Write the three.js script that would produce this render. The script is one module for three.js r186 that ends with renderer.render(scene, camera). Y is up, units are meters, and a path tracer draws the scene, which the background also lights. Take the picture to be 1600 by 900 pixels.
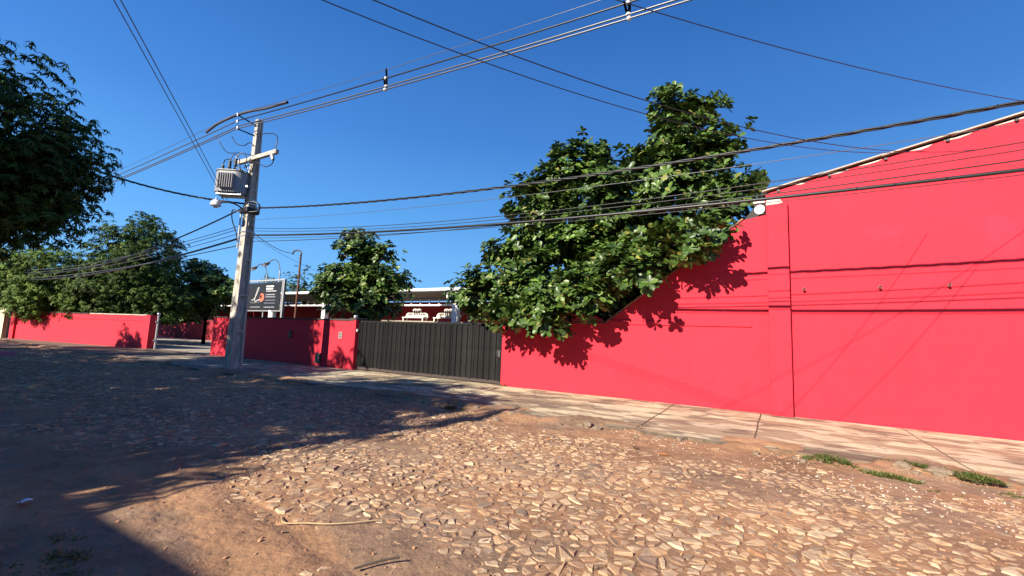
import * as THREE from 'three';
import { mergeGeometries } from 'three/addons/utils/BufferGeometryUtils.js';
import { RoundedBoxGeometry } from 'three/addons/geometries/RoundedBoxGeometry.js';

// ---------------------------------------------------------------- camera, sky, sun, exposure
// x runs along the street wall, z = 0 is its face, +z is the street side
const scene = new THREE.Scene();
const camera = new THREE.PerspectiveCamera(66.22, 16 / 9, 0.05, 900);
camera.position.set(-0.17, 1.6, 12.2);
camera.rotation.order = 'YXZ';
camera.rotation.set(0.11074, 0.5326, 0.0403);
const EXPOSURE = 2.3;
const SUN = new THREE.Vector3(-0.2, 0.55, 1).normalize();
const renderer = new THREE.WebGLRenderer({ antialias: true });
renderer.toneMapping = THREE.LinearToneMapping;
renderer.toneMappingExposure = EXPOSURE;
renderer.shadowMap.enabled = true;
{
  const w = 512, h = 256, data = new Float32Array(w * h * 4);
  const keys = [[-90, 0.13, 0.2, 0.28], [-1, 0.2, 0.35, 0.5], [0, 0.25, 0.55, 0.94], [6, 0.185, 0.49, 0.93], [14, 0.11, 0.36, 0.81], [24, 0.06, 0.225, 0.63], [36, 0.033, 0.148, 0.47], [50, 0.023, 0.108, 0.37], [90, 0.017, 0.085, 0.31]];
  for (let j = 0; j < h; j++) {
    const el = ((j + 0.5) / h - 0.5) * 180, e = el * Math.PI / 180;
    let k = 0; while (k < keys.length - 2 && el > keys[k + 1][0]) k++;
    const a = keys[k], b = keys[k + 1]; let t = Math.min(1, Math.max(0, (el - a[0]) / (b[0] - a[0])));
    for (let i = 0; i < w; i++) {
      const az = ((i + 0.5) / w - 0.5) * 2 * Math.PI;
      const d = [Math.cos(e) * Math.cos(az), Math.sin(e), Math.cos(e) * Math.sin(az)];
      const c = d[0] * SUN.x + d[1] * SUN.y + d[2] * SUN.z;
      const f = (0.97 + 0.22 * (1 + c)) / EXPOSURE;
      const o = (j * w + i) * 4;
      for (let q = 0; q < 3; q++) data[o + q] = (a[q + 1] + (b[q + 1] - a[q + 1]) * t) * f;
      data[o + 3] = 1;
    }
  }
  const sky = new THREE.DataTexture(data, w, h, THREE.RGBAFormat, THREE.FloatType);
  sky.mapping = THREE.EquirectangularReflectionMapping; sky.magFilter = THREE.LinearFilter; sky.minFilter = THREE.LinearFilter; sky.needsUpdate = true;
  scene.background = sky; scene.environment = sky;
}
const sun = new THREE.DirectionalLight(new THREE.Color().setRGB(1, 0.915, 0.79), 4.8);
sun.position.copy(SUN).multiplyScalar(60).add(new THREE.Vector3(-15, 0, 5));
sun.target.position.set(-15, 0, 5);
sun.castShadow = true; sun.shadow.mapSize.set(4096, 4096); sun.shadow.radius = 1;
Object.assign(sun.shadow.camera, { left: -45, right: 45, top: 30, bottom: -30, near: 1, far: 140 });
scene.add(sun, sun.target);

// ---------------------------------------------------------------- helpers
const V = (x, y, z) => new THREE.Vector3(x, y, z);
function rng(seed) { let s = seed | 0; return () => { s = (s + 0x6d2b79f5) | 0; let t = Math.imul(s ^ (s >>> 15), 1 | s); t = (t + Math.imul(t ^ (t >>> 7), 61 | t)) ^ t; return ((t ^ (t >>> 14)) >>> 0) / 4294967296; }; }
function hash2(x, y, s) { let h = Math.imul(x, 374761393) + Math.imul(y, 668265263) + Math.imul(s, 974634777); h = Math.imul(h ^ (h >>> 13), 1274126177); return ((h ^ (h >>> 16)) >>> 0) / 4294967296; }
function vnoise(x, y, s) { const i = Math.floor(x), j = Math.floor(y), u = x - i, v = y - j, a = u * u * (3 - 2 * u), b = v * v * (3 - 2 * v); return (hash2(i, j, s) * (1 - a) + hash2(i + 1, j, s) * a) * (1 - b) + (hash2(i, j + 1, s) * (1 - a) + hash2(i + 1, j + 1, s) * a) * b; }
function fbm(x, y, s, o = 4) { let v = 0, a = 0.5, t = 0; for (let k = 0; k < o; k++) { v += a * vnoise(x, y, s + k * 17); t += a; a *= 0.5; x *= 2.03; y *= 2.03; } return v / t; }
const smooth = (a, b, x) => { const t = Math.min(1, Math.max(0, (x - a) / (b - a))); return t * t * (3 - 2 * t); };
const enc = (l) => Math.round(255 * Math.min(1, Math.max(0, l <= 0.0031308 ? l * 12.92 : 1.055 * Math.pow(l, 1 / 2.4) - 0.055)));
const taken = new Map();
function numbered(n) { const k = taken.get(n) ?? 0; taken.set(n, k + 1); return k ? n + '_' + String(k).padStart(3, '0') : n; }
function tag(o, label, category, group, kind) { o.userData.label = label; if (category) o.userData.category = category; if (group) o.userData.group = group; if (kind) o.userData.kind = kind; return o; }
function thing(name, label, category, pos = [0, 0, 0], group) { const o = new THREE.Group(); o.name = numbered(name); o.position.set(...pos); scene.add(o); return tag(o, label, category, group); }
function part(parent, name, geo, mat, pos) { const m = new THREE.Mesh(geo, mat); m.name = name; if (pos) m.position.set(...pos); parent.add(m); return m; }
function solo(name, geo, mat, label, category, group, kind) { const m = new THREE.Mesh(geo, mat); m.name = numbered(name); scene.add(m); return tag(m, label, category, group, kind); }
function struct(name, geo, mat) { const m = new THREE.Mesh(geo, mat); m.name = numbered(name); m.userData.kind = 'structure'; scene.add(m); return m; }
const std = (rgb, rough = 0.85, extra = {}) => new THREE.MeshStandardMaterial({ color: new THREE.Color().setRGB(...rgb), roughness: rough, ...extra });
function box(w, h, d, x = 0, y = 0, z = 0, r = 0) { const g = r ? new RoundedBoxGeometry(w, h, d, 1, r) : new THREE.BoxGeometry(w, h, d); g.translate(x, y, z); return g.index ? g.toNonIndexed() : g; }
function cyl(r0, r1, h, x = 0, y = 0, z = 0, n = 12) { const g = new THREE.CylinderGeometry(r1, r0, h, n); g.translate(x, y, z); return g.toNonIndexed(); }
function tube(pts, r, seg = 24, n = 6, closed = false) { return new THREE.TubeGeometry(new THREE.CatmullRomCurve3(pts.map((p) => V(...p))), seg, r, n, closed).toNonIndexed(); }
function taperBox(w0, d0, w1, d1, y0, y1, x = 0, z0 = 0, z1 = z0) {
  const g = new THREE.BoxGeometry(1, 1, 1).toNonIndexed(), p = g.attributes.position, uv = g.attributes.uv;
  for (let i = 0; i < p.count; i++) { const t = p.getY(i) > 0 ? 1 : 0; p.setXYZ(i, x + p.getX(i) * (t ? w1 : w0), t ? y1 : y0, (t ? z1 : z0) + p.getZ(i) * (t ? d1 : d0)); uv.setXY(i, uv.getX(i) * 0.4, uv.getY(i) * (y1 - y0)); }
  g.computeVertexNormals(); return g;
}
const merge = (list) => mergeGeometries(list.map((g) => { const q = g.index ? g.toNonIndexed() : g; return q; }));
// a tapered limb along points with a radius at each one
function limb(pts, radii, n = 7) {
  const c = new THREE.CatmullRomCurve3(pts), seg = Math.max(4, pts.length * 3), pos = [], nor = [], uv = [], idx = [], fr = c.computeFrenetFrames(seg);
  for (let i = 0; i <= seg; i++) {
    const t = i / seg, p = c.getPoint(t), f = t * (radii.length - 1), k = Math.min(radii.length - 2, Math.floor(f)), r = radii[k] + (radii[k + 1] - radii[k]) * (f - k);
    for (let j = 0; j <= n; j++) { const a = j / n * Math.PI * 2, d = fr.normals[i].clone().multiplyScalar(Math.cos(a)).addScaledVector(fr.binormals[i], Math.sin(a)); pos.push(p.x + d.x * r, p.y + d.y * r, p.z + d.z * r); nor.push(d.x, d.y, d.z); uv.push(j / n, t * 3); }
  }
  for (let i = 0; i < seg; i++) for (let j = 0; j < n; j++) { const a = i * (n + 1) + j, b = a + n + 1; idx.push(a, b, a + 1, b, b + 1, a + 1); }
  const g = new THREE.BufferGeometry(); g.setAttribute('position', new THREE.Float32BufferAttribute(pos, 3)); g.setAttribute('normal', new THREE.Float32BufferAttribute(nor, 3)); g.setAttribute('uv', new THREE.Float32BufferAttribute(uv, 2)); g.setIndex(idx);
  return g.toNonIndexed();
}
// textures: draw(u, v) gives linear rgb; then canvas strokes on top if wanted
function colourMap(w, h, fn, stroke) {
  const cv = document.createElement('canvas'); cv.width = w; cv.height = h; const ctx = cv.getContext('2d'), im = ctx.createImageData(w, h);
  for (let j = 0; j < h; j++) for (let i = 0; i < w; i++) { const c = fn(i / w, 1 - j / h), o = (j * w + i) * 4; im.data[o] = enc(c[0]); im.data[o + 1] = enc(c[1]); im.data[o + 2] = enc(c[2]); im.data[o + 3] = 255; }
  ctx.putImageData(im, 0, 0); if (stroke) stroke(ctx, w, h);
  const t = new THREE.CanvasTexture(cv); t.colorSpace = THREE.SRGBColorSpace; t.wrapS = t.wrapT = THREE.RepeatWrapping; t.magFilter = THREE.LinearFilter; return t;
}
function bumpTile(n, cells, oct, seed, sharp = 1) {  // periodic
  const d = new Uint8Array(n * n * 4), lat = (x, y, c, s) => hash2(((x % c) + c) % c, ((y % c) + c) % c, s);
  for (let j = 0; j < n; j++) for (let i = 0; i < n; i++) {
    let v = 0, a = 0.5, tt = 0, c = cells;
    for (let k = 0; k < oct; k++) { const x = i / n * c, y = j / n * c, xi = Math.floor(x), yi = Math.floor(y), u = x - xi, w = y - yi, A = u * u * (3 - 2 * u), B = w * w * (3 - 2 * w); v += a * ((lat(xi, yi, c, seed + k) * (1 - A) + lat(xi + 1, yi, c, seed + k) * A) * (1 - B) + (lat(xi, yi + 1, c, seed + k) * (1 - A) + lat(xi + 1, yi + 1, c, seed + k) * A) * B); tt += a; a *= 0.6; c *= 2; }
    const q = Math.round(255 * Math.pow(v / tt, sharp)), o = (j * n + i) * 4; d[o] = d[o + 1] = d[o + 2] = q; d[o + 3] = 255;
  }
  const t = new THREE.DataTexture(d, n, n); t.wrapS = t.wrapT = THREE.RepeatWrapping; t.magFilter = THREE.LinearFilter; t.needsUpdate = true; return t;
}
const rep = (t, rx, ry, ox = 0, oy = 0) => { const c = t.clone(); c.repeat.set(rx, ry); c.offset.set(ox, oy); c.needsUpdate = true; return c; };
const grit = bumpTile(512, 8, 6, 11), fine = bumpTile(512, 32, 4, 23);

// ---------------------------------------------------------------- materials
const RED = [0.52, 0.02, 0.057];
const redMap = colourMap(1536, 768, (u, v) => {
  const x = u * 24 - 8, y = v * 8; let k = 0.96 + 0.16 * (fbm(x * 0.5, y * 0.7, 3, 5) - 0.5) + 0.1 * (fbm(x * 5, y * 5, 9, 3) - 0.5), pale = 0;
  const p = (cx, cy, rx, ry) => smooth(1, 0.4, Math.hypot((x - cx) / rx, (y - cy) / ry) + 0.9 * (fbm(x * 3, y * 3, 31, 3) - 0.5));
  pale = 0.10 * p(2.0, 4.2, 0.5, 0.22) + 0.09 * p(3.8, 4.0, 0.3, 0.5) + 0.06 * p(2.9, 4.5, 0.5, 0.2) + 0.05 * p(-1.2, 0.4, 0.3, 0.2) + 0.06 * p(-0.05, 0.5, 0.08, 0.5);
  const worn = smooth(0.62, 0.75, fbm(x * 1.7, y * 1.2, 77, 5));
  const dk = 0.12 * smooth(0.6, 0.7, fbm(x * 2.2, y * 6, 55, 4)) * smooth(4.6, 5.2, y) + 0.18 * p(-0.75, 0.55, 0.12, 0.35);
  const dirt = smooth(0.32, 0.0, y - 0.25 * fbm(x * 4, 0.5, 5, 4)) * smooth(0.35, 0.7, fbm(x * 3, y * 8, 66, 4));
  const roll = 0.09 * (fbm(x * 9, y * 0.9, 81, 3) - 0.5) + 0.08 * (fbm(x * 0.8, y * 7, 82, 4) - 0.5);
  k += roll - dk; pale = pale * 2.2 + worn * 0.1;
  return [Math.min(1, k - dirt * 0.15), k * 0.5 * (1 + roll) + pale * 0.55 + dirt * 0.06, k * 0.5 * (1 + roll) + pale * 0.5];
});
const red = new THREE.MeshStandardMaterial({ color: new THREE.Color().setRGB(...RED), roughness: 0.8, map: rep(redMap, 1 / 24, 1 / 8, 8 / 24, 0), bumpMap: rep(grit, 1 / 1.2, 1 / 1.2), bumpScale: 0.006 });
const redPlain = new THREE.MeshStandardMaterial({ color: new THREE.Color().setRGB(0.5, 0.02, 0.056), roughness: 0.8, map: rep(redMap, 1 / 24, 1 / 8, 0.3, 0), bumpMap: rep(grit, 1, 1), bumpScale: 0.006 });
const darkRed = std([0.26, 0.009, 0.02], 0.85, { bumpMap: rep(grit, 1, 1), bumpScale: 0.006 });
const grimeMap = colourMap(256, 256, (u, v) => { const k = 0.75 + 0.8 * (fbm(u * 9, v * 9, 5, 4) - 0.5); return [k, k * 0.98, k * 0.94]; });
const coping = std([0.075, 0.06, 0.052], 0.95, { map: rep(grimeMap, 0.7, 0.7), bumpMap: rep(grit, 1.5, 1.5), bumpScale: 0.012 });
const blackPaint = [[0.007, 0.007, 0.0072], [0.0105, 0.0102, 0.01], [0.015, 0.0142, 0.014]].map((c) => new THREE.MeshPhysicalMaterial({ color: new THREE.Color().setRGB(...c), roughness: 0.65, specularIntensity: 0.35, map: rep(grimeMap, 0.8, 0.5), bumpMap: rep(grit, 2, 0.6), bumpScale: 0.004 }));
const poleConcrete = std([0.47, 0.44, 0.39], 0.9, { map: rep(grimeMap, 1.2, 0.5), bumpMap: rep(grit, 2, 2), bumpScale: 0.006 });
const plaster = std([0.62, 0.54, 0.43], 0.9, { bumpMap: rep(grit, 2, 2), bumpScale: 0.008 });
const cream = std([0.62, 0.52, 0.36], 0.9, { map: rep(grimeMap, 0.15, 0.2) });
const white = std([0.75, 0.74, 0.7], 0.55);
const whiteWood = std([0.72, 0.68, 0.58], 0.6);
const steel = std([0.42, 0.42, 0.42], 0.4, { metalness: 0.6 });
const darkMetal = std([0.05, 0.05, 0.052], 0.5);
const blackRubber = std([0.014, 0.014, 0.015], 0.42);
const greyCable = std([0.11, 0.11, 0.115], 0.38, { metalness: 0.35 });
const rust = std([0.16, 0.06, 0.035], 0.85, { map: rep(grimeMap, 1, 3) });
const fibro = std([0.5, 0.44, 0.36], 0.92, { map: rep(grimeMap, 0.5, 0.5) });
const barkA = std([0.17, 0.14, 0.11], 0.95, { map: rep(grimeMap, 1, 1), bumpMap: rep(grit, 2, 2), bumpScale: 0.02 });
const glassy = std([0.55, 0.56, 0.55], 0.25);

// ---------------------------------------------------------------- ground and road
const soil = [0.335, 0.176, 0.086];
const dirtMap = colourMap(2048, 1024, (u, v) => {
  const x = -15 + u * 23, z = 14 - v * 10, n = fbm(x * 0.7, z * 0.7, 41, 5), m = fbm(x * 6, z * 6, 42, 4), g = hash2(Math.floor(x * 90), Math.floor(z * 90), 7), sp = fbm(x * 28, z * 28, 8, 2);
  let k = 0.78 + 0.7 * (n - 0.5) + 0.5 * (m - 0.5) + 0.16 * (g - 0.5) + 0.25 * (sp - 0.5);
  const pale = smooth(0.55, 0.72, fbm(x * 1.1, z * 1.6, 45, 4)) * 0.35, grey = smooth(0.52, 0.66, fbm(x * 0.9, z * 1.3, 46, 5)) * 0.5;
  let c = [soil[0] * k, soil[1] * k, soil[2] * k];
  c = [c[0] + pale * 0.1, c[1] + pale * 0.07, c[2] + pale * 0.045];
  return [c[0] * (1 - grey * 0.35), c[1] * (1 - grey * 0.12), c[2] * (1 + grey * 0.2)];
});
const dirtMat = std([1, 1, 1], 0.96, { map: dirtMap, bumpMap: rep(grit, 23 / 1.1, 10 / 1.1), bumpScale: 0.03 });
const farSoil = std([0.23, 0.1, 0.05], 0.96, { map: rep(grimeMap, 40, 40) });
{
  const g = new THREE.PlaneGeometry(900, 900); g.rotateX(-Math.PI / 2); g.translate(0, -0.09, 0);
  struct('ground', g, farSoil);
}
const roadEdge = (x) => 4.62 + 0.5 * (fbm(x * 0.45, 3.3, 91, 3) - 0.5) + 0.35 * smooth(-7.4, -5, x) * smooth(6, 0, x);
const shoulder = (x) => 9.45 + 0.9 * (fbm(x * 0.5, 8.1, 92, 4) - 0.5) + 2.6 * smooth(-2.6, 0.6, x) + 0.6 * smooth(-6, -14, x);
// 1 where stones lie bare, 0 where soil covers them
function bare(x, z) {
  const e = Math.min(z - roadEdge(x), shoulder(x) - z);
  const n = fbm(x * 0.75, z * 0.95, 61, 4), rut = 0.22 * Math.exp(-Math.pow((z - 6.0 - 0.25 * Math.sin(x * 0.3)) / 0.35, 2));
  return smooth(-0.35, 0.55, e + 1.3 * (n - 0.5)) * (0.42 + 0.58 * smooth(0.3, 0.56, n + 0.14)) - rut * 0.6 + 0.5 * smooth(0.46, 0.6, fbm(x * 1.3, z * 1.5, 64, 3)) * smooth(-1.5, -0.2, e) * smooth(0.6, 0, e);
}
function soilY(x, z) {
  const b = bare(x, z);
  let y = 0.03 * (fbm(x * 0.6, z * 0.6, 71, 3) - 0.5) + 0.03 * (fbm(x * 4.5, z * 4.5, 72, 4) - 0.5) + 0.014 * (1 - b) - 0.004;
  y += 0.085 * smooth(4.75, 3.95, z) * smooth(0.4, 0.62, fbm(x * 1.3, z * 1.1, 73, 4)) * (0.75 + 0.5 * fbm(x * 9, z * 9, 74, 2));  // soil washed up over the kerb
  const t = z - 9.75 - 0.18 * (x + 4);  // wheel ruts pressed into the soft shoulder
  y -= 0.034 * Math.exp(-t * t / 0.012) * smooth(-6.5, -5, x) * smooth(-1.5, -3, x) * (0.7 + 0.3 * Math.sin(x * 60)); const t2 = t - 0.55;
  y -= 0.03 * Math.exp(-t2 * t2 / 0.012) * smooth(-6.5, -5, x) * smooth(-1.5, -3, x) * (0.7 + 0.3 * Math.sin(x * 60));
  return y;
}
const road = (() => {
  const xs = [], zs = []; for (let x = -12; x <= 8.001; x += 0.055) xs.push(x); let st = 0.06; for (let x = -12 - st; x > -90; x -= st) { xs.unshift(x); st *= 1.025; }
  for (let z = 3.6; z <= 14.01; z += 0.06) zs.push(z);
  const pos = [], uv = [], idx = []; for (const z of zs) for (const x of xs) { pos.push(x, soilY(x, z), z); uv.push((x + 15) / 23, (14 - z) / 10); }
  const n = xs.length; for (let j = 0; j < zs.length - 1; j++) for (let i = 0; i < n - 1; i++) { const a = j * n + i; idx.push(a, a + n, a + 1, a + 1, a + n, a + n + 1); }
  const g = new THREE.BufferGeometry(); g.setAttribute('position', new THREE.Float32BufferAttribute(pos, 3)); g.setAttribute('uv', new THREE.Float32BufferAttribute(uv, 2)); g.setIndex(idx); g.computeVertexNormals();
  return struct('cobbled_road', g, dirtMat);
})();
{ // irregular split stones: cells of scattered points, shrunk, tilted and set at uneven depth
  const rnd = rng(5), pts = [], cell = 0.108, grid = new Map(), key = (i, j) => i * 4096 + j;
  const x0 = -40, x1 = 8;
  const far = (x) => (x < -14 ? 1 + Math.min(0.55, (-14 - x) * 0.06) : 1);
  const near = (x, z) => grid.get(key(Math.floor((x - x0) / 0.5), Math.floor(z / 0.5))) ?? [];
  for (let c = x0; c < x1; c += 0.5) for (let d = 4; d < 13; d += 0.5) {
    const n = Math.round(0.25 * 118 / Math.pow(far(c), 2) * (0.55 + 0.9 * fbm(c * 0.7, d * 0.7, 37, 2)));
    for (let i = 0; i < n; i++) {
      const p = [c + rnd() * 0.5, d + rnd() * 0.5]; if (near(p[0], p[1]).some((q) => Math.hypot(q[0] - p[0], (q[1] - p[1]) * 1.25) < 0.046 * far(c))) continue;
      p.push(pts.length); pts.push(p); const k = key(Math.floor((p[0] - x0) / 0.5), Math.floor(p[1] / 0.5)); if (!grid.has(k)) grid.set(k, []); grid.get(k).push(p);
    }
  }
  const stones = [];
  for (const p of pts) {
    const b = bare(p[0], p[1]), keep = b + 0.35 * (rnd() - 0.5);
    if (keep < 0.22) continue;
    let poly = [[-0.3, -0.3], [0.3, -0.3], [0.3, 0.3], [-0.3, 0.3]].map(([a, c]) => [p[0] + a, p[1] + c]);
    const gi = Math.floor((p[0] - x0) / 0.5), gj = Math.floor(p[1] / 0.5), gap = 0.005 + 0.016 * rnd() * rnd() + 0.014 * Math.max(0, 0.9 - b);
    for (let i = gi - 1; i <= gi + 1; i++) for (let j = gj - 1; j <= gj + 1; j++) for (const q of grid.get(key(i, j)) ?? []) {
      if (q === p) continue; const dx = q[0] - p[0], dz = q[1] - p[1], d = Math.hypot(dx, dz); if (d > 0.75 || d < 1e-5) continue;
      const nx = dx / d, nz = dz / d, lim = d / 2 - gap, out = [];
      for (let a = 0; a < poly.length; a++) {
        const A = poly[a], B = poly[(a + 1) % poly.length], da = (A[0] - p[0]) * nx + (A[1] - p[1]) * nz - lim, db = (B[0] - p[0]) * nx + (B[1] - p[1]) * nz - lim;
        if (da <= 0) out.push(A); if (da * db < 0) { const t = da / (da - db); out.push([A[0] + (B[0] - A[0]) * t, A[1] + (B[1] - A[1]) * t]); }
      }
      poly = out; if (poly.length < 3) break;
    }
    if (poly.length < 3) continue;
    // drop very short edges, knock corners about
    poly = poly.filter((A, i) => { const B = poly[(i + 1) % poly.length]; return Math.hypot(A[0] - B[0], A[1] - B[1]) > 0.018; });
    if (poly.length < 3) continue;
    const shr = 0.74 + 0.3 * rnd(); poly = poly.map(([a, c]) => [p[0] + (a - p[0]) * shr + (rnd() - 0.5) * 0.026, p[1] + (c - p[1]) * shr + (rnd() - 0.5) * 0.026]);
    let area = 0; poly.forEach((A, i) => { const B = poly[(i + 1) % poly.length]; area += A[0] * B[1] - B[0] * A[1]; }); area = Math.abs(area) / 2;
    if (area < 0.0009) continue;
    stones.push({ p, poly, area, b, keep });
  }
  const stoneMap = colourMap(512, 512, (u, v) => { const k = 0.86 + 0.5 * (fbm(u * 14, v * 14, 12, 4) - 0.5) + 0.2 * (fbm(u * 70, v * 70, 13, 2) - 0.5), d = smooth(0.5, 0.68, fbm(u * 9, v * 9, 14, 4)) * 0.45; return [k * (1 - d * 0.12), k * (1 - d * 0.38), k * (1 - d * 0.55)]; });
  const stoneMat = std([1, 1, 1], 0.88, { vertexColors: true, map: stoneMap, bumpMap: rep(grit, 1, 1), bumpScale: 0.01 });
  const tones = [[0.47, 0.335, 0.2], [0.45, 0.305, 0.178], [0.4, 0.262, 0.15], [0.36, 0.225, 0.13], [0.52, 0.385, 0.24], [0.32, 0.215, 0.138], [0.27, 0.182, 0.118], [0.24, 0.168, 0.115], [0.39, 0.27, 0.165], [0.45, 0.312, 0.185]];
  function geoOf(s, cx, cz) {
    const pos = [], col = [], uv = [], tone = tones[Math.floor(rnd() * tones.length)], k = 0.8 + 0.42 * rnd();
    const dust = 0.7 * rnd() * rnd() + 0.25 * Math.max(0, 0.8 - s.keep), shade = tone.map((t, q) => t * k * (1 - dust) + soil[q] * 1.15 * dust);
    const base = soilY(s.p[0], s.p[1]), lift = -0.0125 + 0.019 * Math.min(1, s.keep) + 0.018 * rnd() * rnd() - 0.008 * rnd(), tx = (rnd() - 0.5) * 0.24, tz = (rnd() - 0.5) * 0.24, ang = rnd() * 6.28, ca = Math.cos(ang), sa = Math.sin(ang);
    const n = s.poly.length, mid = [0, 0]; for (const q of s.poly) { mid[0] += q[0] / n; mid[1] += q[1] / n; }
    const topY = (x, z) => base + lift + (x - mid[0]) * tx + (z - mid[1]) * tz;
    const P = (x, y, z) => { pos.push(x - cx, y, z - cz); col.push(...shade); uv.push((x * ca - z * sa) / 0.7, (x * sa + z * ca) / 0.7); };
    const chip = s.poly.map(() => 0.004 + 0.013 * rnd()), T = s.poly.map(([x, z], i) => { const dx = mid[0] - x, dz = mid[1] - z, d = Math.hypot(dx, dz) || 1; return [x + dx / d * chip[i], z + dz / d * chip[i]]; });
    const ty = T.map(([x, z]) => topY(x, z) + (rnd() - 0.5) * 0.008), my = topY(mid[0], mid[1]) + (rnd() - 0.4) * 0.012, mo = [mid[0] + (rnd() - 0.5) * 0.03, mid[1] + (rnd() - 0.5) * 0.03];
    for (let i = 0; i < n; i++) {
      const j = (i + 1) % n, A = s.poly[i], B = s.poly[j], a = T[i], b = T[j], ea = topY(A[0], A[1]) - 0.007, eb = topY(B[0], B[1]) - 0.007;
      P(mo[0], my, mo[1]); P(b[0], ty[j], b[1]); P(a[0], ty[i], a[1]);
      P(a[0], ty[i], a[1]); P(b[0], ty[j], b[1]); P(A[0], ea, A[1]); P(A[0], ea, A[1]); P(b[0], ty[j], b[1]); P(B[0], eb, B[1]);
      P(A[0], ea, A[1]); P(B[0], eb, B[1]); P(A[0], base - 0.07, A[1]); P(A[0], base - 0.07, A[1]); P(B[0], eb, B[1]); P(B[0], base - 0.07, B[1]);
    }
    const g = new THREE.BufferGeometry(); g.setAttribute('position', new THREE.Float32BufferAttribute(pos, 3)); g.setAttribute('color', new THREE.Float32BufferAttribute(col, 3)); g.setAttribute('uv', new THREE.Float32BufferAttribute(uv, 2)); g.computeVertexNormals(); return g;
  }
  camera.updateMatrixWorld(); camera.updateProjectionMatrix();
  for (const s of stones) { const q = V(s.p[0], 0, s.p[1]).project(camera), c = V(s.p[0], 0, s.p[1]).sub(camera.position); const seen = c.dot(V(0, 0, -1).applyQuaternion(camera.quaternion)) > 0 && Math.abs(q.x) < 1 && Math.abs(q.y) < 1; s.size = seen ? s.area * (0.4 + Math.min(1, s.keep)) / Math.pow(c.length(), 3) : 0; }
  stones.sort((a, b) => b.size - a.size);
  stones.slice(0, 300).forEach((s) => part(road, 'cobblestone', geoOf(s, s.p[0], s.p[1]), stoneMat, [s.p[0], 0, s.p[1]]));
  const rest = part(road, 'smaller_cobblestones', mergeGeometries(stones.slice(300).map((s) => geoOf(s, 0, 0))), stoneMat); rest.userData.kind = 'stuff';
}
{ // loose chips and pebbles
  const rnd = rng(77), list = [];
  const add = (x, z, s, c) => list.push([x, z, s, c]);
  for (let i = 0; i < 1900; i++) { const x = -7 + rnd() * 11, z = 4.3 + Math.pow(rnd(), 1.6) * 2.4; if (fbm(x * 1.2, z * 1.2, 19, 3) < 0.42) continue; add(x, z, 0.005 + 0.011 * rnd() * rnd(), rnd() < 0.22 ? [0.42, 0.34, 0.26] : [0.3, 0.19, 0.12]); }
  for (let i = 0; i < 380; i++) { const x = 0.2 + rnd() * 3.4, z = 4.9 + rnd() * 1.2 + (rnd() - 0.5) * 0.3; add(x, z, 0.005 + 0.01 * rnd() * rnd(), [0.44, 0.37, 0.29]); }
  for (let i = 0; i < 2200; i++) { const x = -7 + rnd() * 10, z = 6 + rnd() * 5.4; add(x, z, 0.004 + 0.012 * rnd() * rnd(), [0.3 + 0.08 * rnd(), 0.17, 0.09]); }
  const g = new THREE.IcosahedronGeometry(1, 0), m = new THREE.InstancedMesh(g, std([1, 1, 1], 0.9), list.length), o = new THREE.Object3D();
  list.forEach(([x, z, s, c], i) => { o.position.set(x, soilY(x, z) + s * 0.35, z); o.scale.set(s * (0.8 + rnd()), s * 0.45, s * (0.8 + rnd() * 0.7)); o.rotation.set(rnd(), rnd() * 6, rnd()); o.updateMatrix(); m.setMatrixAt(i, o.matrix); m.setColorAt(i, new THREE.Color().setRGB(...c)); });
  m.name = 'gravel'; scene.add(m); tag(m, 'loose pale stone chips and pebbles scattered over the dirt', 'gravel', null, 'stuff');
}
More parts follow.
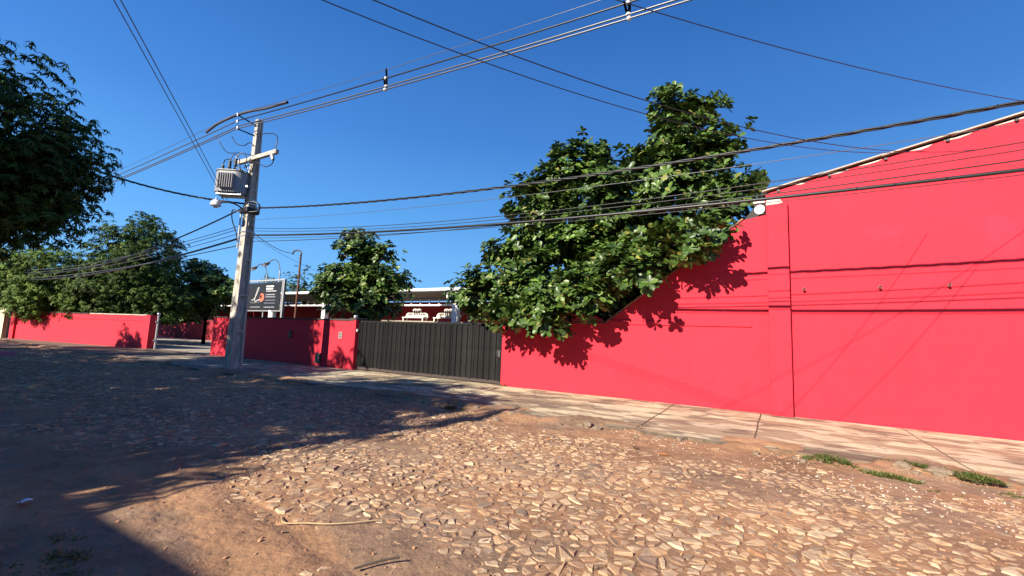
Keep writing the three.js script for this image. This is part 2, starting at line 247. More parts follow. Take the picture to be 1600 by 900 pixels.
// sidewalk slabs
const paveMap = colourMap(2048, 512, (u, v) => {
  const x = u * 34 - 26, z = 4.9 - v * 5; // v = 1 at the wall
  const streak = fbm(x * 0.9, z * 2.4, 21, 5), fineN = fbm(x * 7, z * 12, 22, 4), big = fbm(x * 0.35, z * 0.5, 23, 3), spk = hash2(Math.floor(x * 70), Math.floor(z * 100), 3);
  let k = 0.9 + 0.4 * (fineN - 0.5) + 0.16 * (spk - 0.5), c = [0.58 * k, 0.5 * k, 0.31 * k];
  const soilStain = smooth(0.5, 0.555, streak + 0.25 * (big - 0.5) + 0.035 * z - 0.03), dark = smooth(0.56, 0.6, fbm(x * 1.3 + 7, z * 3.1, 25, 5));
  const mix = (c2, t) => { for (let q = 0; q < 3; q++) c[q] += (c2[q] - c[q]) * t; };
  mix([0.225, 0.135, 0.078], soilStain * 0.7); mix([0.115, 0.085, 0.06], dark * 0.75); mix([0.3, 0.19, 0.11], smooth(0.5, 0.56, fbm(x * 2.2, z * 7, 33, 5)) * 0.4);
  mix([0.64, 0.53, 0.35], smooth(0.56, 0.66, fbm(x * 1.6, z * 3.5, 29, 4)) * 0.6);
  mix([0.105, 0.085, 0.06], smooth(3.4, 4.1, z + 1.2 * (fbm(x * 1.5, z * 2, 27, 4) - 0.5)) * smooth(0.3, 0.55, fbm(x * 3, z * 5, 28, 4)) * 0.8);
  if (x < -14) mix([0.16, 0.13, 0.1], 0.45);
  return c;
}, (ctx, w, h) => {
  const rnd = rng(9), X = (x) => (x + 26) / 34 * w, Z = (z) => h - (4.9 - z) / 5 * h;
  ctx.lineCap = 'round';
  const crack = (x, z, a, n, wd, st) => { ctx.strokeStyle = 'rgba(35,26,20,' + (0.5 + 0.4 * rnd()) + ')'; ctx.lineWidth = wd; ctx.beginPath(); ctx.moveTo(X(x), Z(z)); for (let i = 0; i < n; i++) { a += (rnd() - 0.5) * 1.1; x += Math.cos(a) * st; z += Math.sin(a) * st; ctx.lineTo(X(x), Z(z)); if (rnd() < 0.1 && wd > 0.8) { const ax = a + (rnd() < 0.5 ? 1 : -1) * (0.7 + rnd()); const px = x, pz = z; ctx.stroke(); crack(px, pz, ax, Math.floor(n / 2), wd * 0.75, st); ctx.beginPath(); ctx.moveTo(X(px), Z(pz)); } } ctx.stroke(); };
  for (let i = 0; i < 46; i++) crack(-14 + rnd() * 8, 0.5 + rnd() * 3.8, (rnd() - 0.5) * 1 + (rnd() < 0.5 ? Math.PI : 0), 10 + rnd() * 16, 0.8 + rnd() * 1.5, 0.13);
  for (let i = 0; i < 16; i++) crack(-25 + rnd() * 11, 0.8 + rnd() * 3.4, (rnd() - 0.5), 12 + rnd() * 14, 1 + rnd() * 1.2, 0.16);
  for (let i = 0; i < 22; i++) crack(-7 + rnd() * 13, 0.5 + rnd() * 3.5, (rnd() - 0.5) * 1.2, 7 + rnd() * 9, 0.6 + rnd() * 0.7, 0.1);
});
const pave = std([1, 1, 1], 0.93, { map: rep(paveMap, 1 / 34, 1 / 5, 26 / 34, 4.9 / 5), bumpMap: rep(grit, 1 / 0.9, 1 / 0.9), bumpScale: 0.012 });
const kerbSide = std([0.13, 0.1, 0.07], 0.95, { map: rep(grimeMap, 1.3, 1.3), bumpMap: rep(grit, 2, 2), bumpScale: 0.015 });
const sidewalk = (() => { // the mortar bed that the slabs lie in
  const sh = new THREE.Shape(); sh.moveTo(-90, 12); sh.lineTo(-90, -3.6); for (let x = -88; x <= 10; x += 0.4) sh.lineTo(x, -4.05 - 0.22 * (fbm(x * 1.4, 1, 95, 3) - 0.5)); sh.lineTo(10, 12); sh.closePath();
  const g = new THREE.ExtrudeGeometry(sh, { depth: 0.06, bevelEnabled: false, steps: 1 }); g.rotateX(-Math.PI / 2); g.translate(0, -0.011, 0);
  return struct('sidewalk', g, std([0.19, 0.135, 0.09], 0.95, { map: rep(grimeMap, 0.6, 0.6), bumpMap: rep(grit, 1, 1), bumpScale: 0.01 }));
})();
{
  const rnd = rng(33), bx = [-25.35, -21.6, -18.1, -14.5, -11.1, -7.5, -4.8, -2.35, -0.42, 2.1, 4.9, 7.8];
  for (let i = 0; i < bx.length - 1; i++) {
    const a = bx[i], b = bx[i + 1], sk = (k) => (Math.abs(bx[k] + 7.5) < 0.01 ? 0.95 : 0.12 * Math.sin(k * 3.1)), gate = a > -14.6 && b < -7.4, sh = new THREE.Shape();
    const sa = sk(i), sb = sk(i + 1), zf = (x) => (gate ? 3.75 : 4.12) + 0.5 * (fbm(x * 1.1, 0, 96, 4) - 0.5) - (x > 0 && x < 2.4 ? 0.35 : 0);
    const lim = gate ? 0.2 : -0.02;
    const wob = (k, z) => 0.05 * (fbm(k * 3.7, z * 1.6, 97, 3) - 0.5) * smooth(0, 0.4, z); sh.moveTo(a + 0.006, lim); const n = 16; for (let z = 0.3; z < 3.4; z += 0.3) sh.lineTo(a + 0.006 + sa * z / 4 + wob(i, z), -z);
    for (let k = 0; k <= n; k++) { const t = k / n, x = a + sa + 0.006 + (b + sb - a - sa - 0.012) * t; sh.lineTo(x, -zf(x) - (rnd() - 0.5) * 0.06); }
    for (let z = 3.3; z > 0.2; z -= 0.3) sh.lineTo(b - 0.006 + sb * z / 4 + wob(i + 1, z), -z); sh.lineTo(b - 0.006, lim); sh.closePath();
    const g = new THREE.ExtrudeGeometry(sh, { depth: 0.07, bevelEnabled: true, bevelSize: 0.008, bevelThickness: 0.008, bevelSegments: 1, bevelOffset: -0.008 });
    g.rotateX(-Math.PI / 2); g.translate(0, -0.022 + rnd() * 0.008, 0); part(sidewalk, 'slab', g, [pave, kerbSide]);
  }
}
{ // lumps of broken concrete along the kerb
  const rnd = rng(44), gs = [];
  for (let i = 0; i < 90; i++) { const x = -13 + rnd() * 18, z = 4.15 + rnd() * rnd() * 0.7, w = 0.03 + 0.09 * rnd() * rnd(), g = new THREE.DodecahedronGeometry(w, 0), p = g.attributes.position; g.scale(1.3, 0.45 + 0.3 * rnd(), 0.9); g.rotateY(rnd() * 6); g.translate(x, soilY(x, z) + w * 0.12, z); g.computeVertexNormals(); gs.push(g); }
  const m = part(sidewalk, 'broken_kerb_lumps', mergeGeometries(gs), std([0.27, 0.2, 0.135], 0.95, { map: rep(grimeMap, 1, 1) })); m.userData.kind = 'stuff';
}
const yardMat = std([0.4, 0.34, 0.27], 0.92, { map: rep(grimeMap, 0.25, 0.25), bumpMap: rep(grit, 1, 1), bumpScale: 0.008 });
struct('courtyard_floor', box(85, 0.06, 24, -45, 0.032, -12.3), yardMat);
struct('sand_verge', (() => { const g = new THREE.PlaneGeometry(40, 3.4, 60, 8), p = g.attributes.position; g.rotateX(-Math.PI / 2); for (let i = 0; i < p.count; i++) p.setY(i, 0.05 + 0.05 * (fbm(p.getX(i) * 0.8, p.getZ(i), 3, 3) - 0.5)); g.computeVertexNormals(); g.rotateY(-0.09); g.translate(-53.5, 0, 4.7); return g; })(), std([0.36, 0.23, 0.13], 0.95, { map: rep(grimeMap, 8, 1) }));

// ---------------------------------------------------------------- warehouse with the tall red front
const GX = 9, GY = 7.42; // ridge
const roofY = (x) => 5.38 + (GY - 5.38) * (x < GX ? (x + 0.25) / (GX + 0.25) : (18.25 - x) / (18.25 - GX));
{
  const w = thing('red_warehouse', 'tall bright red rendered warehouse front with gabled roof edge and sloping wing wall', 'warehouse');
  const sh = new THREE.Shape(); sh.moveTo(-7.65, -0.1); sh.lineTo(18.25, -0.1); sh.lineTo(18.25, 5.36); sh.lineTo(GX, GY - 0.02); sh.lineTo(-0.22, 5.36); sh.lineTo(-0.22, 4.83); sh.lineTo(-0.72, 4.74);
  sh.lineTo(-4.22, 2.1); sh.lineTo(-7.65, 2.05); sh.closePath();
  const g = new THREE.ExtrudeGeometry(sh, { depth: 0.22, bevelEnabled: false }); g.translate(0, 0, -0.22); part(w, 'front_wall', g, red);
  const pil = box(0.44, 5.16, 0.16, 0.005, 2.5, 0.08, 0.012); { const uv = pil.attributes.uv, p = pil.attributes.position; for (let i = 0; i < p.count; i++) uv.setXY(i, p.getX(i), p.getY(i)); } part(w, 'pilaster', pil, red);
  for (const px of [9, 17.6]) { const c = pil.clone(); c.translate(px, 0, 0); part(w, 'pilaster', c, red); }
  const led = box(3.6, 0.11, 0.035, -2.37, 2.13, 0.017, 0.006); { const uv = led.attributes.uv, p = led.attributes.position; for (let i = 0; i < p.count; i++) uv.setXY(i, p.getX(i), p.getY(i)); } part(w, 'ledge', led, red);
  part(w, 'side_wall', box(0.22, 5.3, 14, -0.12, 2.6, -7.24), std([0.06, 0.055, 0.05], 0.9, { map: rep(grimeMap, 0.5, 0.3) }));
  part(w, 'side_wall', box(0.22, 5.3, 14, 18.1, 2.6, -7.24), redPlain); part(w, 'back_wall', box(18.4, 5.3, 0.2, 9, 2.6, -14.4), redPlain);
  // fibre cement roof sheets, lapped, with the worn cream edge
  const sl = Math.atan2(GY - 5.38, GX + 0.25), len = Math.hypot(GY - 5.38, GX + 0.25), N = 8;
  for (const side of [1, -1]) for (let i = 0; i < N; i++) {
    const g2 = box(len / N + 0.1, 0.028, 14.6, 0, 0, -7.2); const m = part(w, 'roof_sheet', g2, fibro);
    const t = (i + 0.5) / N, x = side > 0 ? -0.25 + (GX + 0.25) * t : 18.25 - (GX + 0.25) * t; m.position.set(x, 5.415 + (GY - 5.38) * t + 0.004, 0.0); m.rotation.z = side * (sl + 0.012); m.rotation.order = 'XYZ';
  }
  for (let i = 0; i < 9; i++) { const x = 0.05 + i * 1.02, b = part(w, 'roof_bracket', box(0.06, 0.05, 0.05, 0, 0, 0, 0.008), darkMetal, [x, roofY(x) - 0.06, 0.03]); b.rotation.z = sl; }
  // worn patch of bare plaster by the corner and along the verge
  const patch = new THREE.Shape(); [[-0.215, 5.02], [-0.2, 5.2], [-0.05, 5.215], [0.06, 5.16], [0.13, 5.05], [0.02, 5.03]].forEach(([x, y], i) => (i ? patch.lineTo(x, y) : patch.moveTo(x, y)));
  part(w, 'bare_plaster_patch', new THREE.ExtrudeGeometry(patch, { depth: 0.008, bevelEnabled: false }).translate(0, 0.0, 0.162), plaster);
  const rnd = rng(3);
  for (let i = 0; i < 6; i++) { const x = 0.3 + i * 0.72 + rnd() * 0.3, l = 0.25 + 0.35 * rnd(), s = new THREE.Shape(); s.moveTo(-l / 2, 0); s.lineTo(l / 2, 0); s.lineTo(l / 2 - 0.08, -0.03 - 0.03 * rnd()); s.lineTo(0, -0.04 - 0.04 * rnd()); s.lineTo(-l / 2 + 0.06, -0.02); s.closePath(); const m = part(w, 'bare_plaster_patch', new THREE.ExtrudeGeometry(s, { depth: 0.004, bevelEnabled: false }), plaster, [x, roofY(x) - 0.03, 0]); m.rotation.z = sl; m.scale.y = 0.6; }
  // old tiles capping the slope
  const tilt = Math.atan2(4.74 - 2.1, 3.5), tm = [std([0.32, 0.17, 0.1], 0.95, { map: rep(grimeMap, 2, 2) }), std([0.45, 0.38, 0.3], 0.95, { map: rep(grimeMap, 2, 2) }), std([0.14, 0.1, 0.08], 0.95, { map: rep(grimeMap, 2, 2) })];
  for (let i = 0; i < 14; i++) { const t = (i + 0.5) / 14, m = part(w, 'coping_tile', box(0.31, 0.05, 0.3, 0, 0, 0, 0.012), tm[Math.floor(rnd() * 3)]); m.position.set(-4.22 + 3.5 * t, 2.1 + 2.64 * t + 0.035 + 0.012 * rnd(), -0.11); m.rotation.z = tilt + 0.06 * (rnd() - 0.3); }
  for (let i = 0; i < 8; i++) { const m = part(w, 'coping_tile', box(0.42, 0.045, 0.28, 0, 0, 0, 0.01), coping); m.position.set(-7.43 + i * 0.428, 2.084 + 0.006 * i, -0.12); m.rotation.z = 0.015; }
  // dark sheet closing the gap beside the corner
  const tri = new THREE.Shape(); tri.moveTo(-0.86, 4.6); tri.lineTo(-0.24, 5.46); tri.lineTo(-0.24, 4.6); tri.closePath(); part(w, 'dark_side_sheet', new THREE.ExtrudeGeometry(tri, { depth: 0.03, bevelEnabled: false }).translate(0, 0, -0.3), std([0.03, 0.028, 0.027], 0.8));
}
for (const [x, y, which] of [[0.5, 2.96, 'nearest the pilaster'], [1.87, 2.98, 'between the other two'], [2.97, 3.0, 'farthest from the pilaster']]) {
  const p = thing('drain_pipe_stub', 'short pale drain pipe stub poking from the red wall, ' + which, 'pipe', [x, y, 0], 'drain stubs in the red wall');
  const ring = new THREE.LatheGeometry([[0.021, 0], [0.021, 0.12], [0.027, 0.12], [0.027, 0]].map(([r, h]) => new THREE.Vector2(r, h)), 14); ring.rotateX(Math.PI / 2 - 0.12); part(p, 'pipe', ring, std([0.55, 0.42, 0.38], 0.7));
  part(p, 'collar', new THREE.TorusGeometry(0.03, 0.007, 6, 14).translate(0, 0, 0.004), red);
}
{
  const l = thing('flood_lamp', 'round white flood lamp on the corner of the red warehouse', 'lamp', [-0.34, 5.0, -0.1]);
  const d = new THREE.LatheGeometry([[0.0, 0], [0.06, 0.005], [0.115, 0.05], [0.12, 0.065], [0.11, 0.07], [0.0, 0.075]].map(([r, h]) => new THREE.Vector2(r, h)), 20); d.rotateX(Math.PI / 2); d.rotateY(-0.25); part(l, 'reflector', d, white, [0, -0.03, 0.06]);
  part(l, 'canopy', box(0.26, 0.045, 0.16, -0.02, 0.15, 0.06, 0.015), white); part(l, 'bracket', box(0.03, 0.16, 0.03, 0.06, 0.07, 0.04), darkMetal);
}

// ---------------------------------------------------------------- gate
{
  const W = 6.85, g = thing('sliding_gate', 'wide black ribbed metal sliding gate between the red walls', 'gate', [-14.52, 0, -0.18]);
  const pr = new THREE.Shape(); [[0, 0], [0.045, 0], [0.072, 0.034], [0.15, 0.034], [0.178, 0], [0.236, 0], [0.236, -0.006], [0.174, -0.006], [0.146, 0.028], [0.076, 0.028], [0.049, -0.006], [0, -0.006]].forEach(([x, y], i) => (i ? pr.lineTo(x, y) : pr.moveTo(x, y)));
  const sg = new THREE.ExtrudeGeometry(pr, { depth: 1.8, bevelEnabled: false }); sg.rotateX(-Math.PI / 2); { const p = sg.attributes.position; for (let i = 0; i < p.count; i++) p.setZ(i, -p.getZ(i)); const ix = sg.index; sg.computeVertexNormals(); }
  const rnd = rng(12), n = Math.floor(W / 0.236);
  for (let i = 0; i < n; i++) { const m = part(g, 'slat', sg, blackPaint[Math.floor(rnd() * 3)], [i * 0.236 + 0.01, 0.16, (rnd() - 0.5) * 0.008]); m.rotation.y = (rnd() - 0.5) * 0.16; m.rotation.z = (rnd() - 0.5) * 0.008; }
  part(g, 'top_rail', box(W, 0.07, 0.06, W / 2, 1.985, 0.0, 0.006), blackPaint[2]); part(g, 'bottom_rail', box(W, 0.1, 0.07, W / 2, 0.13, 0.0, 0.006), std([0.06, 0.04, 0.035], 0.8, { map: rep(grimeMap, 1, 1) }));
  for (const x of [0.03, W - 0.04]) part(g, 'stile', box(0.07, 1.85, 0.05, x, 1.05, 0.02, 0.006), blackPaint[0]);
  part(g, 'lock_plate', box(0.1, 0.22, 0.012, W - 0.16, 1.05, 0.052, 0.004), darkMetal); part(g, 'pull_handle', tube([[W - 0.22, 0.95, 0.04], [W - 0.22, 0.97, 0.09], [W - 0.22, 1.13, 0.09], [W - 0.22, 1.15, 0.04]], 0.009, 12, 6), darkMetal);
  part(g, 'back_sheet', box(W - 0.1, 1.8, 0.004, W / 2, 1.05, -0.022), blackPaint[0]);
}
// ---------------------------------------------------------------- low red walls
function wallUV(g) { const uv = g.attributes.uv, p = g.attributes.position, n = g.attributes.normal; for (let i = 0; i < p.count; i++) uv.setXY(i, Math.abs(n.getX(i)) > 0.7 ? p.getZ(i) : p.getX(i), p.getY(i)); return g; }
{
  const w = thing('street_wall', 'low red rendered wall behind the utility pole with dirty dark coping', 'wall');
  part(w, 'wall_face', wallUV(box(10.95, 2.1, 0.22, -20.02, 0.95, -0.11)), redPlain);
  part(w, 'end_pier', wallUV(box(0.34, 2.14, 0.55, -14.72, 0.97, -0.255, 0.006)), redPlain);
  const rnd = rng(8); for (let i = 0; i < 9; i++) { const m = part(w, 'coping', box(1.2, 0.06 + 0.02 * rnd(), 0.3, 0, 0, 0, 0.012), coping, [-24.95 + i * 1.208, 2.035, -0.11]); m.rotation.z = (rnd() - 0.5) * 0.012; }
  part(w, 'coping', box(0.4, 0.07, 0.6, -14.72, 2.075, -0.255, 0.012), coping);
}
{
  const v = thing('vent_block', 'grey four hole vent block set in the red wall near the gate', 'vent', [-15.42, 1.4, 0]);
  for (const x of [-0.085, 0, 0.085]) part(v, 'bar', box(0.025, 0.24, 0.03, x, 0, 0.012), poleConcrete); for (const y of [-0.115, 0, 0.115]) part(v, 'bar', box(0.19, 0.022, 0.027, 0, y, 0.012), poleConcrete); part(v, 'backing', box(0.15, 0.2, 0.006, 0, 0, 0.004), darkMetal);
  const m = thing('meter_box', 'small black meter box halfway up the shaded red wall', 'meter box', [-18.74, 1.33, 0]); part(m, 'case', box(0.15, 0.32, 0.09, 0, 0, 0.046, 0.012), darkMetal); part(m, 'window', box(0.09, 0.08, 0.006, 0, 0.06, 0.093), blackRubber);
  const n = thing('meter_box', 'black square meter niche at the foot of the red wall', 'meter box', [-16.72, 0.4, 0]); part(n, 'frame', box(0.34, 0.42, 0.05, 0, 0, 0.026, 0.01), darkMetal); part(n, 'door', box(0.26, 0.34, 0.012, 0, 0, 0.056), blackRubber); part(n, 'latch', box(0.02, 0.05, 0.015, 0.09, 0, 0.066), steel);
  const s = thing('gate_sensor', 'small white sensor fixed on the gate pier near its top', 'sensor', [-14.545, 1.62, -0.06]); part(s, 'case', box(0.05, 0.1, 0.07, 0.026, 0, 0, 0.012), white); part(s, 'lens', cyl(0.015, 0.015, 0.012, 0.055, 0, 0.0), blackRubber);
  const s2 = thing('gate_camera', 'small white security camera on top of the gate pier', 'camera', [-14.62, 2.11, -0.04]); part(s2, 'case', box(0.08, 0.09, 0.14, 0, 0.06, 0.02, 0.015), white); part(s2, 'foot', cyl(0.02, 0.02, 0.04, 0, 0.02, 0), white);
}
{ // wall beyond the driveway, turned a little towards the street
  const L = 15.6, w = thing('street_wall', 'red wall beyond the driveway with branches hanging over it', 'wall', [-32.3, 0, 0.3]); w.rotation.y = Math.PI + 0.146;
  part(w, 'wall_face', wallUV(box(L, 2.1, 0.2, L / 2, 0.95, 0.1)), redPlain); part(w, 'band', box(L - 0.5, 0.05, 0.03, L / 2, 1.7, -0.014), redPlain);
  part(w, 'end_pier', wallUV(box(0.5, 2.14, 0.5, 0.05, 0.97, 0.2, 0.01)), redPlain); part(w, 'end_pier', wallUV(box(0.55, 2.16, 0.5, L + 0.1, 0.97, 0.12, 0.01)), redPlain);
  for (let i = 0; i < 10; i++) part(w, 'coping', box(1.5, 0.07, 0.3, 0.9 + i * 1.51, 2.035, 0.1, 0.012), i < 4 ? fibro : coping);
}
{ const p = thing('gate_post', 'slim grey steel post at the driveway mouth', 'post', [-31.85, 0.05, 0.0]); part(p, 'post', cyl(0.055, 0.05, 2.05, 0, 1.02, 0), steel); part(p, 'cap', new THREE.SphereGeometry(0.09, 12, 8).translate(0, 2.08, 0), steel); for (const y of [0.5, 1.6]) part(p, 'hinge', box(0.06, 0.08, 0.16, 0, y, 0.04), steel); }
{
  const c = thing('cream_wall', 'sunlit cream rendered wall at the far left end of the street', 'wall', [-49, 0, 2.9]); c.rotation.y = Math.PI + 0.146; part(c, 'wall_face', box(22, 2.0, 0.25, 11, 0.9, 0.1), cream); for (let i = 0; i < 11; i++) part(c, 'coping', box(1.99, 0.06, 0.34, 1 + i * 2, 1.93, 0.1, 0.01), plaster);
  const h = thing('tiled_house', 'small cream house with clay tile roof behind the far cream wall', 'house', [-58, 0, 0]); part(h, 'wall', box(9, 2.7, 7, 0, 1.35, -1.5), cream);
  const tile = std([0.36, 0.17, 0.09], 0.9, { map: rep(grimeMap, 2, 2) });
  for (const s of [1, -1]) for (let i = 0; i < 16; i++) { const m = part(h, 'tile_row', (() => { const g = new THREE.CylinderGeometry(0.34, 0.34, 4.6, 8, 1, false, 0, Math.PI); g.rotateZ(Math.PI / 2); g.rotateX(-Math.PI / 2); g.scale(1, 0.4, 1); g.rotateY(Math.PI / 2); return g; })(), tile, [-4.5 + i * 0.6, 3.35, -1.5 + s * 2.05]); m.rotation.x = s * 0.32; }
  part(h, 'window', box(0.05, 0.9, 1.1, 4.53, 1.6, 0), darkMetal); part(h, 'door', box(0.05, 2, 0.9, 4.53, 1.05, -2.4), rust);
}
// ---------------------------------------------------------------- courtyard and shed
{
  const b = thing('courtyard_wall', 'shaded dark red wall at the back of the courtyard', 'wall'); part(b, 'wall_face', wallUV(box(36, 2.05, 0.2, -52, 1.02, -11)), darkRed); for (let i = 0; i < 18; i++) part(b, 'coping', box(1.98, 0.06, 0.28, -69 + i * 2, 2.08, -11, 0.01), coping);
  const s = thing('open_shed', 'long open shed with white roof edge, trussed beam and dark red back wall', 'shed');
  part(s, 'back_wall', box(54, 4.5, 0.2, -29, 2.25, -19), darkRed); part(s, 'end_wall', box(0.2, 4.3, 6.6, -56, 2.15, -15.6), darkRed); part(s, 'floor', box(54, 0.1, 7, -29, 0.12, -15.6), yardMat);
  for (let i = 0; i < 28; i++) part(s, 'roof_sheet', box(1.96, 0.06, 8.4, -55 + i * 1.97, 4.7, -15.4), std([0.2, 0.2, 0.2], 0.7));
  part(s, 'fascia', box(54.6, 0.16, 0.08, -29, 4.66, -11.15), white); part(s, 'gutter', box(54.6, 0.07, 0.12, -29, 4.56, -11.07), steel);
  part(s, 'truss_chord', box(54, 0.1, 0.1, -29, 3.62, -11.9), white); part(s, 'truss_chord', box(54, 0.04, 0.06, -29, 4.12, -11.9), darkMetal);
  for (let i = 0; i < 62; i++) part(s, 'truss_post', box(0.05, 0.5, 0.05, -55.5 + i * 0.86, 3.87, -11.9), darkMetal), part(s, 'truss_stud', box(0.12, 0.06, 0.12, -55.5 + i * 0.86, 3.7, -11.9), white);
  for (const x of [-46, -32.5, -18.75, -6]) { part(s, 'column', box(0.42, 4.0, 0.4, x, 2.1, -11.9, 0.02), white); part(s, 'bracket', box(0.12, 0.55, 0.5, x - 0.3, 4.33, -11.5), white); part(s, 'bracket', box(0.12, 0.55, 0.5, x - 0.02, 4.33, -11.5), white); }
  part(s, 'downpipe', cyl(0.05, 0.05, 4, -18.3, 2.3, -11.5), steel);
  part(s, 'hanging_bulb', cyl(0.04, 0.06, 0.18, -24.4, 4.35, -11.9), white);
}
{
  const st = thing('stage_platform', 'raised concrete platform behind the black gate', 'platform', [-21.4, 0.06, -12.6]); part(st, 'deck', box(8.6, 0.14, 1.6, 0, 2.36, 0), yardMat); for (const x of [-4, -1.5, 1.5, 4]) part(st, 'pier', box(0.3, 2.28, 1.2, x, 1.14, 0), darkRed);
  function bench(x, label) {
    const b = thing('garden_bench', label, 'bench', [x, 2.49, -12.5], 'white benches behind the gate');
    part(b, 'seat', box(2.1, 0.07, 0.5, 0, 0.26, 0, 0.02), whiteWood); for (const lx of [-0.95, 0.95]) for (const lz of [-0.2, 0.2]) part(b, 'leg', box(0.07, 0.26, 0.07, lx, 0.12, lz), whiteWood);
    part(b, 'lower_rail', box(2.1, 0.06, 0.05, 0, 0.4, -0.22), whiteWood);
    for (const s of [-1, 1]) { part(b, 'side_arch', tube([[s * 0.36, 0.62, -0.22], [s * 0.62, 0.63, -0.22], [s * 0.9, 0.58, -0.22], [s * 1.05, 0.42, -0.22], [s * 1.05, 0.26, -0.22]], 0.045, 20, 6), whiteWood); part(b, 'post', box(0.08, 0.62, 0.06, s * 0.36, 0.56, -0.22), whiteWood); for (let k = 0; k < 3; k++) part(b, 'spindle', box(0.035, 0.26, 0.03, s * (0.52 + k * 0.17), 0.47, -0.22), whiteWood); }
    part(b, 'top_rail', tube([[-0.4, 0.84, -0.22], [-0.2, 0.9, -0.22], [0, 0.86, -0.22], [0.2, 0.9, -0.22], [0.4, 0.84, -0.22]], 0.045, 20, 6), whiteWood);
    for (let k = -1; k <= 1; k++) part(b, 'spindle', box(0.05, 0.5, 0.03, k * 0.18, 0.6, -0.22), whiteWood);
  }
  bench(-23.0, 'white wooden bench with arched back behind the gate, nearer the almond tree'); bench(-20.0, 'white wooden bench with arched back behind the gate, beside the shed column');
}
const signGrey = std([0.33, 0.33, 0.32], 0.5, { metalness: 0.3 });
{ // billboard over the wall
  const b = thing('billboard', 'dark rectangular billboard with pale script emblem and orange disc on white frame', 'billboard', [-26.3, 0, -3.0]);
  const cv = document.createElement('canvas'); cv.width = 1024; cv.height = 480; const c = cv.getContext('2d');
  c.fillStyle = '#17181c'; c.fillRect(0, 0, 1024, 480); const gr = rng(4);
  for (let i = 0; i < 500; i++) { c.fillStyle = 'rgba(90,95,105,' + 0.05 * gr() + ')'; c.fillRect(gr() * 520, gr() * 480, 60 * gr(), 40 * gr()); }
  c.strokeStyle = '#b9b9b4'; c.lineWidth = 14; c.lineCap = 'round'; c.beginPath(); c.moveTo(150, 300); c.bezierCurveTo(230, 330, 330, 150, 350, 90); c.bezierCurveTo(360, 60, 320, 70, 290, 150); c.bezierCurveTo(250, 250, 220, 360, 300, 320); c.bezierCurveTo(360, 290, 400, 300, 440, 300); c.stroke();
  c.strokeStyle = '#8d8d8a'; c.lineWidth = 6; c.beginPath(); c.moveTo(90, 330); c.bezierCurveTo(200, 380, 360, 330, 480, 330); c.stroke();
  c.fillStyle = '#d9694c'; c.beginPath(); c.arc(470, 255, 72, 0, 7); c.fill(); c.fillStyle = '#17181c'; c.beginPath(); c.arc(440, 245, 34, 0, 7); c.fill();
  const bar = (x, y, w, h, col) => { c.fillStyle = col; let q = x; while (q < x + w) { const s = 10 + gr() * 26; c.fillRect(q, y, Math.min(s, x + w - q), h); q += s + 5; } };
  bar(590, 50, 230, 26, '#e9e9e4'); bar(590, 92, 210, 26, '#e9e9e4'); bar(590, 140, 320, 14, '#c8c8c4'); bar(590, 200, 290, 18, '#9b9ba0'); bar(590, 240, 300, 18, '#8b8b92'); bar(590, 300, 310, 14, '#70707a'); bar(560, 350, 330, 16, '#6a6a78'); bar(120, 420, 320, 16, '#8a8a8a'); bar(560, 420, 330, 18, '#8a8a92');
  const tx = new THREE.CanvasTexture(cv); tx.colorSpace = THREE.SRGBColorSpace; tx.magFilter = THREE.LinearFilter;
  const face = new THREE.PlaneGeometry(3.3, 1.62); part(b, 'sign_panel', box(3.34, 1.66, 0.04, -0.05, 3.42, 0), darkMetal); part(b, 'sign_print', face.translate(-0.05, 3.42, 0.026), new THREE.MeshStandardMaterial({ map: tx, roughness: 0.45 }));
  part(b, 'frame_beam', box(4.0, 0.09, 0.09, 0, 4.38, 0), signGrey); part(b, 'frame_beam', box(3.6, 0.05, 0.06, 0, 2.56, 0), signGrey); for (const x of [-1.95, 1.95]) part(b, 'frame_post', box(0.12, 4.35, 0.12, x, 2.2, 0), signGrey); part(b, 'frame_post', box(0.07, 1.8, 0.07, 1.7, 3.45, -0.05), signGrey); part(b, 'support_column', cyl(0.2, 0.2, 2.6, 0.75, 1.3, -0.15, 16), white);
}
{ // rusty pole carrying the service cable
  const p = thing('rusty_pole', 'thin rusty service pole rising behind the red wall', 'pole', [-23.1, 0.05, -3]); part(p, 'shaft', cyl(0.06, 0.05, 5.7, 0, 2.85, 0, 10), rust); part(p, 'gooseneck', tube([[0, 5.6, 0], [0, 5.85, 0], [-0.15, 5.95, 0.03], [-0.5, 5.93, 0.1], [-0.6, 5.75, 0.12]], 0.045, 16, 6), darkMetal);
}
function streetLamp(x, z, h, label) {
  const l = thing('street_lamp', label, 'street lamp', [x, 0.05, z], 'street lamps behind the billboard');
  part(l, 'post', cyl(0.09, 0.06, h, 0, h / 2, 0, 10), steel); part(l, 'arm', tube([[0, h - 0.4, 0], [-0.1, h + 0.3, 0], [-0.6, h + 0.95, 0], [-1.3, h + 1.1, 0], [-2.0, h + 0.85, 0]], 0.045, 20, 6), darkMetal);
  const hd = new THREE.SphereGeometry(0.5, 14, 8); hd.scale(1.15, 0.3, 0.5); const m = part(l, 'lamp_head', hd, darkMetal, [-2.45, h + 0.72, 0]); m.rotation.z = 0.25; part(m, 'lens', new THREE.SphereGeometry(0.34, 12, 6).scale(1, 0.25, 0.6), glassy, [-0.05, -0.09, 0]);
}
streetLamp(-40.6, -12.6, 7.0, 'dark cobra head street lamp right of the utility pole, above the billboard'); streetLamp(-43.2, -12.9, 6.75, 'dark cobra head street lamp just left of the utility pole');

